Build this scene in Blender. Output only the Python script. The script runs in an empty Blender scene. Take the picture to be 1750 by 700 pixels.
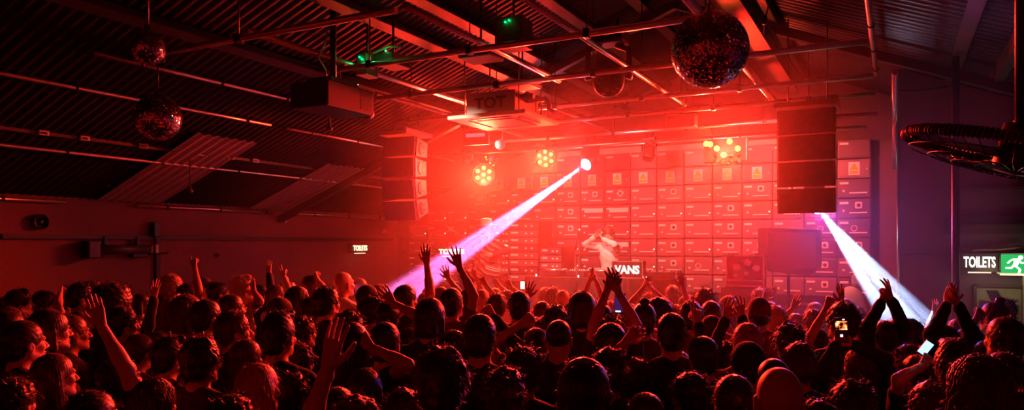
import bpy, bmesh, math, random
import numpy as np
from mathutils import Vector, Matrix, Euler
random.seed(7); np.random.seed(7)
PI = math.pi
C = bpy.context.scene.collection

# ---------------------------------------------------------------- camera model
CAM_Z = 2.2
YAW = math.atan2(655, 1250)
SN, CS = math.sin(YAW), math.cos(YAW)
def at(px, py, d):
    """world point seen at a pixel of the 1750x700 frame, at forward distance d"""
    l = (px - 875) / 1250 * d
    return Vector((-SN*d + CS*l, CS*d + SN*l, CAM_Z - (py - 418)/1250*d))
def at_y(px, py, Y):
    l = (px - 875)/1250
    return at(px, py, Y/(CS + SN*l))
def at_x(px, py, X):
    l = (px - 875)/1250
    return at(px, py, X/(-SN + CS*l))
def at_z(px, py, Z):
    return at(px, py, (CAM_Z - Z)*1250/(py - 418))

# ---------------------------------------------------------------- materials
def mat(name, col, rough=.6, metal=0., emit=None, es=0., noise=0., nscale=20., bump=0., bscale=60., spec=.5, sheen=0.):
    m = bpy.data.materials.new(name); m.use_nodes = True
    nt = m.node_tree; b = nt.nodes['Principled BSDF']
    b.inputs['Base Color'].default_value = (*col, 1)
    b.inputs['Roughness'].default_value = rough
    b.inputs['Metallic'].default_value = metal
    b.inputs['Specular IOR Level'].default_value = spec
    if sheen: b.inputs['Sheen Weight'].default_value = sheen
    if emit:
        b.inputs['Emission Color'].default_value = (*emit, 1)
        b.inputs['Emission Strength'].default_value = es
    if noise or bump:
        tc = nt.nodes.new('ShaderNodeTexCoord')
        if noise:
            n = nt.nodes.new('ShaderNodeTexNoise'); n.inputs['Scale'].default_value = nscale; n.inputs['Detail'].default_value = 5
            nt.links.new(tc.outputs['Object'], n.inputs['Vector'])
            mx = nt.nodes.new('ShaderNodeMix'); mx.data_type = 'RGBA'
            mx.inputs['A'].default_value = (*[c*(1-noise) for c in col], 1)
            mx.inputs['B'].default_value = (*[min(1, c*(1+noise)) for c in col], 1)
            nt.links.new(n.outputs['Fac'], mx.inputs['Factor'])
            nt.links.new(mx.outputs['Result'], b.inputs['Base Color'])
        if bump:
            n2 = nt.nodes.new('ShaderNodeTexNoise'); n2.inputs['Scale'].default_value = bscale; n2.inputs['Detail'].default_value = 4
            nt.links.new(tc.outputs['Object'], n2.inputs['Vector'])
            bp = nt.nodes.new('ShaderNodeBump'); bp.inputs['Strength'].default_value = bump; bp.inputs['Distance'].default_value = .02
            nt.links.new(n2.outputs['Fac'], bp.inputs['Height']); nt.links.new(bp.outputs['Normal'], b.inputs['Normal'])
    return m
def emat(name, col, s):
    m = bpy.data.materials.new(name); m.use_nodes = True
    nt = m.node_tree; nt.nodes.clear()
    e = nt.nodes.new('ShaderNodeEmission'); o = nt.nodes.new('ShaderNodeOutputMaterial')
    e.inputs[0].default_value = (*col, 1); e.inputs[1].default_value = s
    nt.links.new(e.outputs[0], o.inputs[0]); return m

M = dict(
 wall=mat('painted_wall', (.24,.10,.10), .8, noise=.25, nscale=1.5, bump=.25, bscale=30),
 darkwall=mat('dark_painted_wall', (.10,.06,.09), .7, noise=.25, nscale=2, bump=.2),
 backwall=mat('stage_back_wall', (.09,.06,.06), .7, noise=.2),
 floor=mat('club_floor', (.05,.045,.045), .35, noise=.3, nscale=3),
 stage=mat('stage_boards', (.04,.035,.035), .5, noise=.3, nscale=6),
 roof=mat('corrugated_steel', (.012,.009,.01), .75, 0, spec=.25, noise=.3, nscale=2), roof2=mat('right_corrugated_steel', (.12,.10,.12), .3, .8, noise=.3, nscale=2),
 sheet=mat('pale_corrugated_sheet', (.5,.45,.42), .45, .2),
 beam=mat('painted_steel_beam', (.075,.055,.045), .5, .2, noise=.35, nscale=8, bump=.2),
 darkbeam=mat('dark_steel', (.06,.05,.05), .5, .4),
 pipe=mat('galvanised_tube', (.8,.74,.7), .3, .85, noise=.25, nscale=12),
 white=mat('white_paint', (.8,.78,.75), .5, noise=.1),
 cream=mat('cream_plastic', (.7,.66,.6), .5),
 black=mat('black_plastic', (.018,.018,.02), .4),
 blackm=mat('black_metal', (.03,.03,.032), .35, .5),
 grille=mat('black_speaker_grille', (.025,.025,.027), .55, .3, bump=.6, bscale=300),
 cabside=mat('grey_speaker_side', (.30,.27,.26), .55),
 chrome=mat('chrome', (.8,.8,.8), .12, 1),
 alu=mat('aluminium_edge', (.6,.58,.56), .3, .9),
 cab=mat('grey_steel_cabinet', (.15,.12,.145), .45, .25, noise=.12, nscale=5),
 cab2=mat('dark_grey_steel_cabinet', (.075,.055,.08), .45, .25, noise=.12, nscale=5),
 label=mat('pale_label', (.95,.9,.85), .6),
 dial=mat('pale_dial', (.9,.82,.78), .35),
 red=mat('red_knob', (.6,.05,.05), .4),
 yellow=mat('yellow_warning', (.9,.55,.03), .5),
 amber=mat('amber_triangle', (.35,.12,.03), .5),
 cloth=mat('black_table_cloth', (.03,.02,.022), .85, bump=.2, bscale=20),
 wood=mat('varnished_wood', (.15,.07,.03), .5, noise=.3, nscale=8),
 skin=mat('skin', (.62,.40,.30), .5, noise=.08, nscale=14),
 skin2=mat('tan_skin', (.42,.25,.17), .5, noise=.08, nscale=14),
 skin3=mat('brown_skin', (.20,.11,.07), .48, noise=.08, nscale=14),
 eye=mat('eye_white', (.75,.72,.7), .2), lips=mat('lips', (.5,.2,.17), .4),
 hair_d=mat('dark_hair', (.018,.012,.01), .42, spec=.5, sheen=.1), hair_r=mat('brown_hair', (.06,.032,.018), .42, spec=.5, sheen=.1),
 hair_b=mat('blond_hair', (.42,.28,.13), .45, spec=.5, sheen=.1), hair_l=mat('pale_hair', (.65,.55,.45), .5),
 lens=mat('dark_glass', (.01,.01,.012), .05),
 mirror=mat('mirror_tile', (.9,.9,.92), .1, 1),
 grout=mat('mirror_grout', (.02,.02,.02), .6),
)
CL = [mat('cloth_'+n, c, .85, noise=.15, nscale=30, bump=.15, bscale=40) for n, c in [
 ('black', (.018,.018,.02)), ('charcoal', (.05,.05,.055)), ('navy', (.03,.035,.08)), ('grey', (.22,.22,.22)),
 ('maroon', (.16,.02,.03)), ('olive', (.09,.09,.04)), ('white', (.75,.72,.7)), ('denim', (.08,.11,.2)), ('sand', (.45,.36,.25))]]
JEANS = mat('denim_trousers', (.03,.04,.08), .85); SHOE = mat('shoe_leather', (.03,.025,.025), .5)

# ---------------------------------------------------------------- mesh helpers
def link(name, me, m=None, parent=None, loc=None):
    o = bpy.data.objects.new(name, me); C.objects.link(o)
    if m is not None:
        if isinstance(m, (list, tuple)):
            for k in m: me.materials.append(k)
        elif not me.materials: me.materials.append(m)
    if parent is not None: o.parent = parent
    if loc is not None: o.location = loc
    return o
def tag(o, label=None, cat=None, group=None, kind=None):
    if label: o['label'] = label
    if cat: o['category'] = cat
    if group: o['group'] = group
    if kind: o['kind'] = kind
    return o
def empty(name, loc=(0,0,0), rz=0, label=None, cat=None, group=None):
    o = bpy.data.objects.new(name, None); C.objects.link(o); o.location = loc; o.rotation_euler = (0,0,rz)
    o.empty_display_size = .1
    return tag(o, label, cat, group)
class MB:
    def __init__(s): s.v = []; s.f = []; s.sm = []
    def add(s, vs, fs, sm=False):
        n = len(s.v); s.v += [tuple(v) for v in vs]; s.f += [tuple(i+n for i in f) for f in fs]; s.sm += [sm]*len(fs); return s
    def box(s, c, d, R=None):
        x,y,z = d[0]/2, d[1]/2, d[2]/2
        vs = [Vector((i*x,j*y,k*z)) for i in (-1,1) for j in (-1,1) for k in (-1,1)]
        if R is not None: vs = [R @ v for v in vs]
        vs = [v + Vector(c) for v in vs]
        return s.add(vs, [(0,1,3,2),(4,6,7,5),(0,4,5,1),(2,3,7,6),(0,2,6,4),(1,5,7,3)])
    def bbox(s, c, d, b=.01, R=None):
        """box with chamfered edges"""
        bm = bmesh.new(); bmesh.ops.create_cube(bm, size=1)
        for v in bm.verts: v.co = Vector((v.co.x*d[0], v.co.y*d[1], v.co.z*d[2]))
        bmesh.ops.bevel(bm, geom=bm.edges[:], offset=b, segments=2, affect='EDGES', profile=.6)
        bm.verts.ensure_lookup_table()
        vs = [ (R @ v.co if R is not None else v.co.copy()) + Vector(c) for v in bm.verts]
        fs = [tuple(v.index for v in f.verts) for f in bm.faces]; bm.free()
        return s.add(vs, fs)
    def tube(s, pts, r, n=10, cap=True, sm=True):
        pts = [Vector(p) for p in pts]; vs = []; fs = []
        rs = r if isinstance(r, (list, tuple)) else [r]*len(pts)
        prev = None
        for i, p in enumerate(pts):
            t = (pts[min(i+1, len(pts)-1)] - pts[max(i-1, 0)]).normalized()
            if prev is None:
                a = t.orthogonal().normalized()
            else:
                a = (prev - t*prev.dot(t)).normalized()
            prev = a; b = t.cross(a)
            for k in range(n):
                w = 2*PI*k/n; vs.append(p + (a*math.cos(w) + b*math.sin(w))*rs[i])
        for i in range(len(pts)-1):
            for k in range(n):
                fs.append((i*n+k, i*n+(k+1)%n, (i+1)*n+(k+1)%n, (i+1)*n+k))
        s.add(vs, fs, sm)
        if cap:
            m = len(s.v) - len(vs)
            s.f.append(tuple(m+k for k in reversed(range(n)))); s.f.append(tuple(m+(len(pts)-1)*n+k for k in range(n))); s.sm += [False]*2
        return s
    def lathe(s, prof, c=(0,0,0), n=24, R=None, sm=True):
        vs = []; fs = []
        for r, z in prof:
            for k in range(n):
                w = 2*PI*k/n; v = Vector((r*math.cos(w), r*math.sin(w), z))
                vs.append((R @ v if R is not None else v) + Vector(c))
        for i in range(len(prof)-1):
            for k in range(n): fs.append((i*n+k, i*n+(k+1)%n, (i+1)*n+(k+1)%n, (i+1)*n+k))
        return s.add(vs, fs, sm)
    def poly(s, pts, th, M4):
        """extruded outline: pts 2D in local xz, thickness along local y, placed with M4"""
        n = len(pts)
        vs = [M4 @ Vector((x, -th/2, z)) for x, z in pts] + [M4 @ Vector((x, th/2, z)) for x, z in pts]
        fs = [tuple(range(n)), tuple(reversed(range(n, 2*n)))] + [(i, n+i, n+(i+1)%n, (i+1)%n) for i in range(n)]
        return s.add(vs, fs)
    def mesh(s, name='m'):
        me = bpy.data.meshes.new(name); me.from_pydata(s.v, [], s.f)
        me.polygons.foreach_set('use_smooth', s.sm); me.update(); return me
    def build(s, name, m, parent=None, loc=None): return link(name, s.mesh(name), m, parent, loc)
def rot_to(d):
    """rotation taking +Z to d"""
    return Vector((0,0,1)).rotation_difference(Vector(d)).to_matrix()
def copy_tree(o, parent=None):
    c = o.copy(); C.objects.link(c)
    if parent is not None: c.parent = parent
    for ch in list(o.children): copy_tree(ch, c)
    return c
def text_mesh(txt, size, ext=.004, off=0., sx=1.):
    cu = bpy.data.curves.new('t', 'FONT'); cu.body = txt; cu.size = size; cu.extrude = ext; cu.offset = off
    cu.align_x = 'CENTER'; cu.align_y = 'CENTER'; cu.resolution_u = 3
    o = bpy.data.objects.new('t', cu); C.objects.link(o)
    dg = bpy.context.evaluated_depsgraph_get(); me = bpy.data.meshes.new_from_object(o.evaluated_get(dg))
    bpy.data.objects.remove(o); me.transform(Matrix.Diagonal((sx,1,1,1))); me.name = 'lettering'; me.materials.clear(); return me

# ---------------------------------------------------------------- signed distance modelling
def smin(a, b, k):
    if k <= 0: return np.minimum(a, b)
    h = np.maximum(k - np.abs(a-b), 0)/k
    return np.minimum(a, b) - h*h*k*.25
def evalf(prims, lo, hi, h, disp=None):
    lo = np.array(lo, float); hi = np.array(hi, float)
    n = np.maximum(((hi-lo)/h).astype(int)+2, 4)
    ax = [lo[i] + np.arange(n[i], dtype=np.float32)*h for i in range(3)]
    F = np.full(n, .3, np.float32)
    for p in prims:
        t = p[0]; op = p[-2]; k = p[-1]
        if t == 'rc':
            a, b, ra, rb = np.array(p[1], float), np.array(p[2], float), p[3], p[4]
            blo = np.minimum(a-ra, b-rb); bhi = np.maximum(a+ra, b+rb)
        else:
            c, r, R = np.array(p[1], float), np.array(p[2], float), p[3]
            rr = r if R is None else np.full(3, r.max()); blo = c-rr; bhi = c+rr
        pad = k + 2.5*h
        i0 = np.clip(((blo-pad-lo)/h).astype(int), 0, n-1); i1 = np.clip(((bhi+pad-lo)/h).astype(int)+2, 1, n)
        if np.any(i1 <= i0): continue
        X = ax[0][i0[0]:i1[0], None, None]; Y = ax[1][None, i0[1]:i1[1], None]; Z = ax[2][None, None, i0[2]:i1[2]]
        if t == 'rc':
            ba = b-a; L = max(float(ba@ba), 1e-9)
            tt = np.clip(((X-a[0])*ba[0] + (Y-a[1])*ba[1] + (Z-a[2])*ba[2])/L, 0, 1)
            D = np.sqrt((X-a[0]-tt*ba[0])**2 + (Y-a[1]-tt*ba[1])**2 + (Z-a[2]-tt*ba[2])**2) - (ra + tt*(rb-ra))
        else:
            x, y, z = X-c[0], Y-c[1], Z-c[2]
            if R is not None:   # local = R^T (p-c)
                x, y, z = (R[0][0]*x+R[1][0]*y+R[2][0]*z, R[0][1]*x+R[1][1]*y+R[2][1]*z, R[0][2]*x+R[1][2]*y+R[2][2]*z)
            k0 = np.sqrt((x/r[0])**2+(y/r[1])**2+(z/r[2])**2); k1 = np.sqrt((x/r[0]**2)**2+(y/r[1]**2)**2+(z/r[2]**2)**2)+1e-6
            D = k0*(k0-1)/k1
        S = F[i0[0]:i1[0], i0[1]:i1[1], i0[2]:i1[2]]
        if op == 'a': S[...] = smin(S, D, k)
        else: S[...] = -smin(-S, D, k)
    if disp is not None:
        F += disp(ax[0][:,None,None], ax[1][None,:,None], ax[2][None,None,:]).astype(np.float32)
    return F, lo
def nets(F, lo, h):
    ins = F < 0
    n = np.array(F.shape)-1
    cnt = np.zeros(n, np.int8)
    sl = lambda i, m: slice(i, i+m)
    for i in (0,1):
        for j in (0,1):
            for k in (0,1): cnt += ins[sl(i,n[0]), sl(j,n[1]), sl(k,n[2])]
    cells = (cnt > 0) & (cnt < 8)
    ci = np.argwhere(cells)
    if len(ci) == 0: return np.zeros((0,3)), np.zeros((0,4), int)
    idx = np.full(n, -1, np.int64); idx[cells] = np.arange(len(ci))
    acc = np.zeros((len(ci), 3)); num = np.zeros(len(ci))
    for axis in range(3):
        o1, o2 = [a for a in range(3) if a != axis]
        for u in (0,1):
            for w in (0,1):
                s0 = ci.copy(); s0[:, o1] += u; s0[:, o2] += w; s1 = s0.copy(); s1[:, axis] += 1
                f0 = F[tuple(s0.T)]; f1 = F[tuple(s1.T)]; m = (f0 < 0) != (f1 < 0)
                t = np.where(m, f0/np.where(m, f0-f1, 1), 0)
                pt = s0.astype(float); pt[:, axis] += t
                acc[m] += pt[m]; num[m] += 1
    V = acc/num[:,None]*h + lo
    Q = []
    for axis in range(3):
        o1, o2 = (axis+1) % 3, (axis+2) % 3
        a = [slice(None)]*3; b = [slice(None)]*3; a[axis] = slice(0, -1); b[axis] = slice(1, None)
        e = ins[tuple(a)] != ins[tuple(b)]
        ei = np.argwhere(e)
        ei = ei[(ei[:, o1] > 0) & (ei[:, o2] > 0) & (ei[:, o1] < n[o1]) & (ei[:, o2] < n[o2])]
        d1 = np.zeros(3, int); d1[o1] = 1; d2 = np.zeros(3, int); d2[o2] = 1
        q = np.stack([idx[tuple((ei-d1-d2).T)], idx[tuple((ei-d2).T)], idx[tuple(ei.T)], idx[tuple((ei-d1).T)]], 1)
        flip = ~ins[tuple(ei.T)]
        q[flip] = q[flip][:, ::-1]
        Q.append(q)
    Q = np.concatenate(Q); Q = Q[(Q >= 0).all(1)]
    return V, Q
def bounds(prims, pad=.05):
    lo = np.full(3, 1e9); hi = -lo
    for p in prims:
        if p[-2] != 'a': continue
        if p[0] == 'rc':
            for q, r in ((p[1], p[3]), (p[2], p[4])):
                lo = np.minimum(lo, np.array(q)-r); hi = np.maximum(hi, np.array(q)+r)
        else:
            r = max(p[2]) if p[3] is not None else np.array(p[2])
            lo = np.minimum(lo, np.array(p[1])-r); hi = np.maximum(hi, np.array(p[1])+r)
    return lo-pad, hi+pad
def sdf(prims, h, lo=None, hi=None, disp=None, pad=.05):
    a, b = bounds(prims, pad)
    if lo is not None: a = np.maximum(a, lo)
    if hi is not None: b = np.minimum(b, hi)
    F, o = evalf(prims, a, b, h, disp); return nets(F, o, h)
def np_mesh(parts, name='m', mi=None):
    Vs, Qs, n = [], [], 0
    for V, Q in parts:
        Vs.append(V); Qs.append(Q+n); n += len(V)
    V = np.concatenate(Vs); Q = np.concatenate(Qs)
    me = bpy.data.meshes.new(name)
    me.vertices.add(len(V)); me.vertices.foreach_set('co', V.astype(np.float32).ravel())
    me.loops.add(len(Q)*4); me.loops.foreach_set('vertex_index', Q.astype(np.int32).ravel())
    me.polygons.add(len(Q)); me.polygons.foreach_set('loop_start', np.arange(0, len(Q)*4, 4, dtype=np.int32))
    me.polygons.foreach_set('use_smooth', np.ones(len(Q), bool))
    if mi is not None: me.polygons.foreach_set('material_index', mi.astype(np.int32))
    me.update(calc_edges=True); return me
# ---------------------------------------------------------------- people (unit figure 1.75 m tall, facing +Y, feet at z = 0)
def V3(*a): return Vector(a)
HEADC = V3(0, .015, 1.632)
def head_prims(Rm, c, fem=False):
    """face and skull, Rm = 3x3 head rotation, c = head centre"""
    T = lambda x, y, z: tuple(Vector(c) + Rm @ V3(x, y, z))
    RR = [list(r) for r in Rm]
    P = []
    el = lambda q, r, op='a', k=.02: P.append(('el', T(*q), r, RR, op, k))
    rc = lambda a, b, ra, rb, op='a', k=.02: P.append(('rc', T(*a), T(*b), ra, rb, op, k))
    el((0,-.015,.035), (.074,.094,.086))
    el((0,.028,-.03), (.058,.062,.082), k=.03)
    for s in (-1,1):
        rc((s*.05,-.005,-.05), (s*.02,.065,-.098), .02, .018, k=.025)
        el((s*.042,.06,-.025), (.022,.022,.02), k=.02)
    el((0,.076,-.1), (.02,.018,.017), k=.02)
    rc((-.034,.08,.02), (.034,.08,.02), .012, .012, k=.018)
    for s in (-1,1): el((s*.031,.098,.0), (.018,.016,.013), 's', .012)
    for s in (-1,1): el((s*.031,.074,.0), (.0125,.0125,.0125), k=.002)
    rc((0,.088,.006), (0,.112,-.032), .007, .0115, k=.012)
    for s in (-1,1): el((s*.011,.1,-.036), (.009,.01,.008), k=.008)
    el((0,.088,-.061), (.023,.012,.006), k=.006)
    el((0,.086,-.073), (.02,.012,.007), k=.006)
    el((0,.1,-.067), (.02,.008,.0015), 's', .003)
    for s in (-1,1):
        el((s*.078,-.008,-.008), (.009,.019,.031), k=.008)
        el((s*.087,-.004,-.008), (.006,.01,.018), 's', .006)
    return P
def neck_prims(c, Rm, w=.052):
    a = Vector(c) + Rm @ V3(0,-.02,-.05)
    return [('rc', tuple(a), (0,-.025,1.45), w, w+.006, 'a', .03)]
FING = [(-.030,.064,.0078),(-.0105,.076,.0084),(.0105,.07,.0082),(.029,.055,.0072)]   # pinky side is +
POSES = {  # curl for index, middle, ring, little, thumb ; spread
 'open': ([.06,.04,.08,.12], .15, .22), 'wide': ([.05,.1,.05,.05], .0, .42), 'point': ([.02,.95,1.,1.], .8, .05),
 'fist': ([.95,1,1,1], 1., 0.), 'relax': ([.3,.4,.45,.5], .4, .1), 'claw': ([.45,.42,.5,.55], .35, .3),
 'rock': ([.05,1.,1.,.05], .9, .15), 'peace': ([.03,.03,1.,1.], 1., .3), 'grip': ([.62,.68,.72,.75], .6, .02), 'ring': ([.75,.15,.1,.05], .75, .35),
 'flat': ([.05,.05,.05,.07], .05, .03)}
def hand_prims(w, u, n, side, pose):
    """w wrist, u finger direction, n palm normal (the way the palm faces), side +1: thumb on u x n"""
    u = u.normalized(); n = (n - u*n.dot(u)).normalized(); t = u.cross(n)*side   # t = towards the thumb
    curl, tc, spread = POSES[pose]; P = []
    rc = lambda a, b, ra, rb, k=.006: P.append(('rc', tuple(a), tuple(b), ra, rb, 'a', k))
    rc(w - u*.03, w + u*.012, .0255, .021, .01)
    for i, (off, L, r) in enumerate(FING):
        kn = w + u*(.088 - abs(i-1.2)*.005) - t*off
        rc(w + u*.012 - t*off*.45, kn, .0135, .0105, .012)
        ang = -(i-1.5)*spread*.5
        d = (u*math.cos(ang) + t*math.sin(ang)).normalized()
        p = kn; c = curl[i]*1.5; cum = 0
        for seg, (fr, cc) in enumerate(((.45, .85), (.3, 1.1), (.25, .75))):
            cum += c*cc; dd = d*math.cos(cum) + n*math.sin(cum)
            e = p + dd*(L*fr*1.1)
            rc(p, e, r*(1.05-.1*seg), r*(.98-.1*seg), .003); p = e
    b = w + u*.022 + t*.02 + n*.006
    d1 = (t*.8 + u*(.75) + n*(.15+.4*tc)).normalized(); m = b + d1*.04
    d2 = (t*(.55-1.1*tc) + u*.85 + n*(.2+.5*tc)).normalized()
    rc(b, m, .015, .0115, .01); e = m + d2*.03; rc(m, e, .0105, .0095, .003)
    d3 = (t*(.35-1.5*tc) + u*.9 + n*(.2+.4*tc)).normalized(); rc(e, e + d3*.024, .0095, .0075, .003)
    return P
def ik(S, W, L1, L2, pole):
    d = W - S; L = d.length
    if L > L1+L2-.004: d *= (L1+L2-.004)/L; L = L1+L2-.004; W = S + d
    a = (L1*L1 - L2*L2 + L*L)/(2*L); h = math.sqrt(max(L1*L1 - a*a, 0)); u = d/L
    p = pole - u*pole.dot(u); p = p.normalized() if p.length > 1e-4 else u.orthogonal().normalized()
    return S + u*a + p*h, W
def rotm(yaw=0, pitch=0, roll=0): return (Matrix.Rotation(yaw, 3, 'Z') @ Matrix.Rotation(pitch, 3, 'X') @ Matrix.Rotation(roll, 3, 'Y'))
def torso_prims(fem, g=0., lean=(0,0)):
    w = .93 if fem else 1.
    T = lambda x, y, z: (x + lean[0]*max(0, z-.95), y + lean[1]*max(0, z-.95), z)
    P = [('el', T(0,-.005,.97), (.162*(1.03 if fem else 1)+g,.112+g,.12+g), None, 'a', .04),
         ('el', T(0,.0,1.10), (.135*w+g,.095+g,.13+g), None, 'a', .04),
         ('el', T(0,.0,1.27), (.162*w+g,.112+g,.165+g), None, 'a', .04),
         ('rc', T(-.115*w,-.012,1.39), T(.115*w,-.012,1.39), .06+g, .06+g, 'a', .04)]
    for s in (-1,1): P.append(('rc', T(s*.03,-.025,1.475), T(s*.14*w,-.015,1.415), .042+g*.6, .05+g, 'a', .03))
    if g: P.append(('rc', T(-.03,-.045,1.455), T(.03,-.045,1.455), .052, .052, 'a', .03))
    if fem:
        for s in (-1,1): P.append(('el', T(s*.065,.085,1.27), (.058+g,.055+g,.055+g), None, 'a', .03))
    return P
def arm_joints(spec, fem):
    """spec: None / dict(wrist=Vector local, pose, up dir u, n) -> shoulder, elbow, wrist, ..."""
def make_person_meshes(fem, head=(0,0,0), arms=None, long_sleeve=(False,False), lean=(0,0), wrinkle=0., hair=None, hi=True):
    """arms: {side: (shoulder, elbow, wrist, u, n, pose)}; returns body mesh, top mesh"""
    w = .93 if fem else 1.
    Rm = rotm(*head); hc = HEADC + V3(lean[0]*.6, lean[1]*.6, 0)
    tp = torso_prims(fem, 0, lean); body = list(tp); shirt = torso_prims(fem, .013, lean)
    hands = []
    for s in (-1, 1):
        S, E, W_, u, n, pose = arms[s]
        body += [('rc', tuple(S), tuple(S), .052*w, .052*w, 'a', .03), ('rc', tuple(S), tuple(E), .044*w, .036*w, 'a', .02),
                 ('rc', tuple(E), tuple(W_), .038*w, .0245, 'a', .015), ('rc', tuple(E.lerp(W_, .2)), tuple(E.lerp(W_, .42)), .038*w, .035*w, 'a', .015)]
        hands.append((W_, u, n, pose, s))
        ls = long_sleeve[0 if s < 0 else 1]
        shirt.append(('rc', tuple(S), tuple(S), .060*w, .060*w, 'a', .03))
        if ls:
            shirt += [('rc', tuple(S), tuple(E), .060*w, .053*w, 'a', .03), ('rc', tuple(E), tuple(E.lerp(W_, .93)), .053*w, .038, 'a', .02),
                      ('rc', tuple(E.lerp(W_,.86)), tuple(E.lerp(W_, .93)), .041, .036, 'a', .01)]
        else:
            e = S.lerp(E, .62); shirt.append(('rc', tuple(S), tuple(S.lerp(E,.5)), .060*w, .056*w, 'a', .03))
    for s in (-1, 1):
        body += [('rc', (s*.09,0,.93), (s*.1,.012,.5), .08, .05, 'a', .03), ('rc', (s*.1,.012,.5), (s*.105,-.015,.1), .053, .035, 'a', .02),
                 ('rc', (s*.105,-.035,.045), (s*.115,.13,.03), .034, .026, 'a', .02)]
    nk = neck_prims(hc, Rm, .05 if fem else .056)
    hp = head_prims(Rm, hc, fem)
    cut = 1.50
    near = [p for p in body if p[0] == 'rc' or True]
    bw = body + nk
    B = sdf(bw + hp[:2], .0135, hi=np.array((9,9,cut+.004)) if not any(a[2].z > cut-.1 or a[1].z > cut-.1 for a in arms.values()) else None)
    parts = [B]
    hl, hh = bounds(hp, .02)
    hl[2] = max(hl[2], min(hl[2], 1.48))
    Hd = sdf(hp + nk + tp[-3:], .0062 if hi else .008, lo=np.array((-.13,-.16,1.475)) + np.array((hc.x, hc.y, 0)), hi=np.array((.14,.2,1.85)) + np.array((hc.x, hc.y, 0)))
    nb = len(B[1])
    # drop coarse faces that lie inside the fine head window
    V, Q = B; cen = V[Q].mean(1)
    ctr = np.array((hc.x, hc.y)); rad = np.hypot(cen[:,0]-ctr[0], cen[:,1]-ctr[1])
    keep = ~((cen[:,2] > 1.515) & (rad < .125) & (cen[:,2] < 1.80))
    for s in (-1, 1):   # never drop arm faces
        S, E, W_ = [np.array(q) for q in arms[s][:3]]
        for a, b in ((S, E), (E, W_)):
            ba = b-a; t = np.clip(((cen-a) @ ba)/(ba@ba), 0, 1); dd = np.linalg.norm(cen-a-t[:,None]*ba, axis=1)
            keep |= dd < .058
    Q = Q[keep]; parts = [(V, Q), Hd]
    mi = [np.zeros(len(Q), int)]
    V2, Q2 = Hd; c2 = V2[Q2].mean(1); m2 = np.zeros(len(Q2), int)
    for s in (-1, 1):
        e = np.array(hc + Rm @ V3(s*.031,.074,0)); dl = (c2-e) @ np.array(Rm); m2[(np.linalg.norm(dl, axis=1) < .0145) & (np.abs(dl[:,2]) < .0065)] = 1; m2[(np.linalg.norm(dl[:,[0,2]], axis=1) < .0058) & (np.linalg.norm(dl, axis=1) < .0145)] = 3
    lp = np.array(hc + Rm @ V3(0,.094,-.067)); dv = (c2-lp) @ np.array(Rm)
    m2[(np.abs(dv[:,0]) < .022) & (np.abs(dv[:,2]) < .0105) & (dv[:,1] > -.012)] = 2
    mi.append(m2)
    for (W_, u, n, pose, s) in hands:
        H = sdf(hand_prims(W_, u, n, s, pose), .0045 if hi else .006, pad=.02); parts.append(H); mi.append(np.zeros(len(H[1]), int))
    bm = np_mesh(parts, 'person_body', np.concatenate(mi))
    amp = .004 + wrinkle; ph = random.random()*9
    # sleeves end in a flat cuff: cut everything beyond
    F_hi = None
    disp = lambda X, Y, Z: amp*np.sin(X*38+ph+3*np.sin(Z*17))*np.sin(Z*31+Y*22+ph) + np.where(Z < .88, (.88-Z)*2, 0)
    Sh = sdf(shirt, .0135, disp=disp)
    return bm, np_mesh([Sh], 'top')
def down_arms(kind, fem):
    w = .93 if fem else 1.; A = {}
    for s in (-1, 1):
        S = V3(s*.178*w, -.012, 1.40)
        if kind == 0: E = V3(s*.235, -.03, 1.125); W_ = V3(s*.235, .05, .885); u = V3(s*-.05,.25,-1); n = V3(-s,0,0)
        elif kind == 1: E = V3(s*.225, .02, 1.13); W_ = V3(s*.10, .20, 1.20); u = V3(-s*.6,.5,.5); n = V3(0,-.4,.6)
        else: E = V3(s*.23, .03, 1.14); W_ = V3(s*.13, .17, 1.31); u = V3(-s*.4,.2,1); n = V3(-s*.6,-.6,0)
        A[s] = (S, E, W_, u.normalized(), n, 'relax' if kind == 0 else 'grip')
    return A
def raised_arm(s, target, pose, fem, pal=None, bend=None):
    """arm whose hand centre is at local target"""
    w = .93 if fem else 1.
    hi_ = max(0, min(1, (target.z-1.3)/.5))
    S = V3(s*(.178-.02*hi_)*w, -.012, 1.40+.045*hi_)
    d = (target - S).normalized()
    u = (d*.7 + V3(0,0,.3)*(1 if target.z > 1.35 else 0)).normalized()
    if pose in ('phone',): u = V3(0,.1,1); 
    W0 = target - u*.085
    pole = bend if bend is not None else V3(s*.9, -.15, -.5)
    E, W_ = ik(S, W0, .285, .255, pole)
    if pose in ('open','wide','peace','flat','rock','ring'):
        u2 = ((W_-E).normalized()*.75 + V3(0,0,.45)).normalized()
    elif pose == 'grip': u2 = ((W_-E).normalized()*.5 + V3(-s*.5,.1,.6)).normalized()
    else: u2 = (W_-E).normalized()
    n = pal if pal is not None else V3(-s*.35, .9, 0)
    return (S, E, W_, u2, n, pose)

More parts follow.
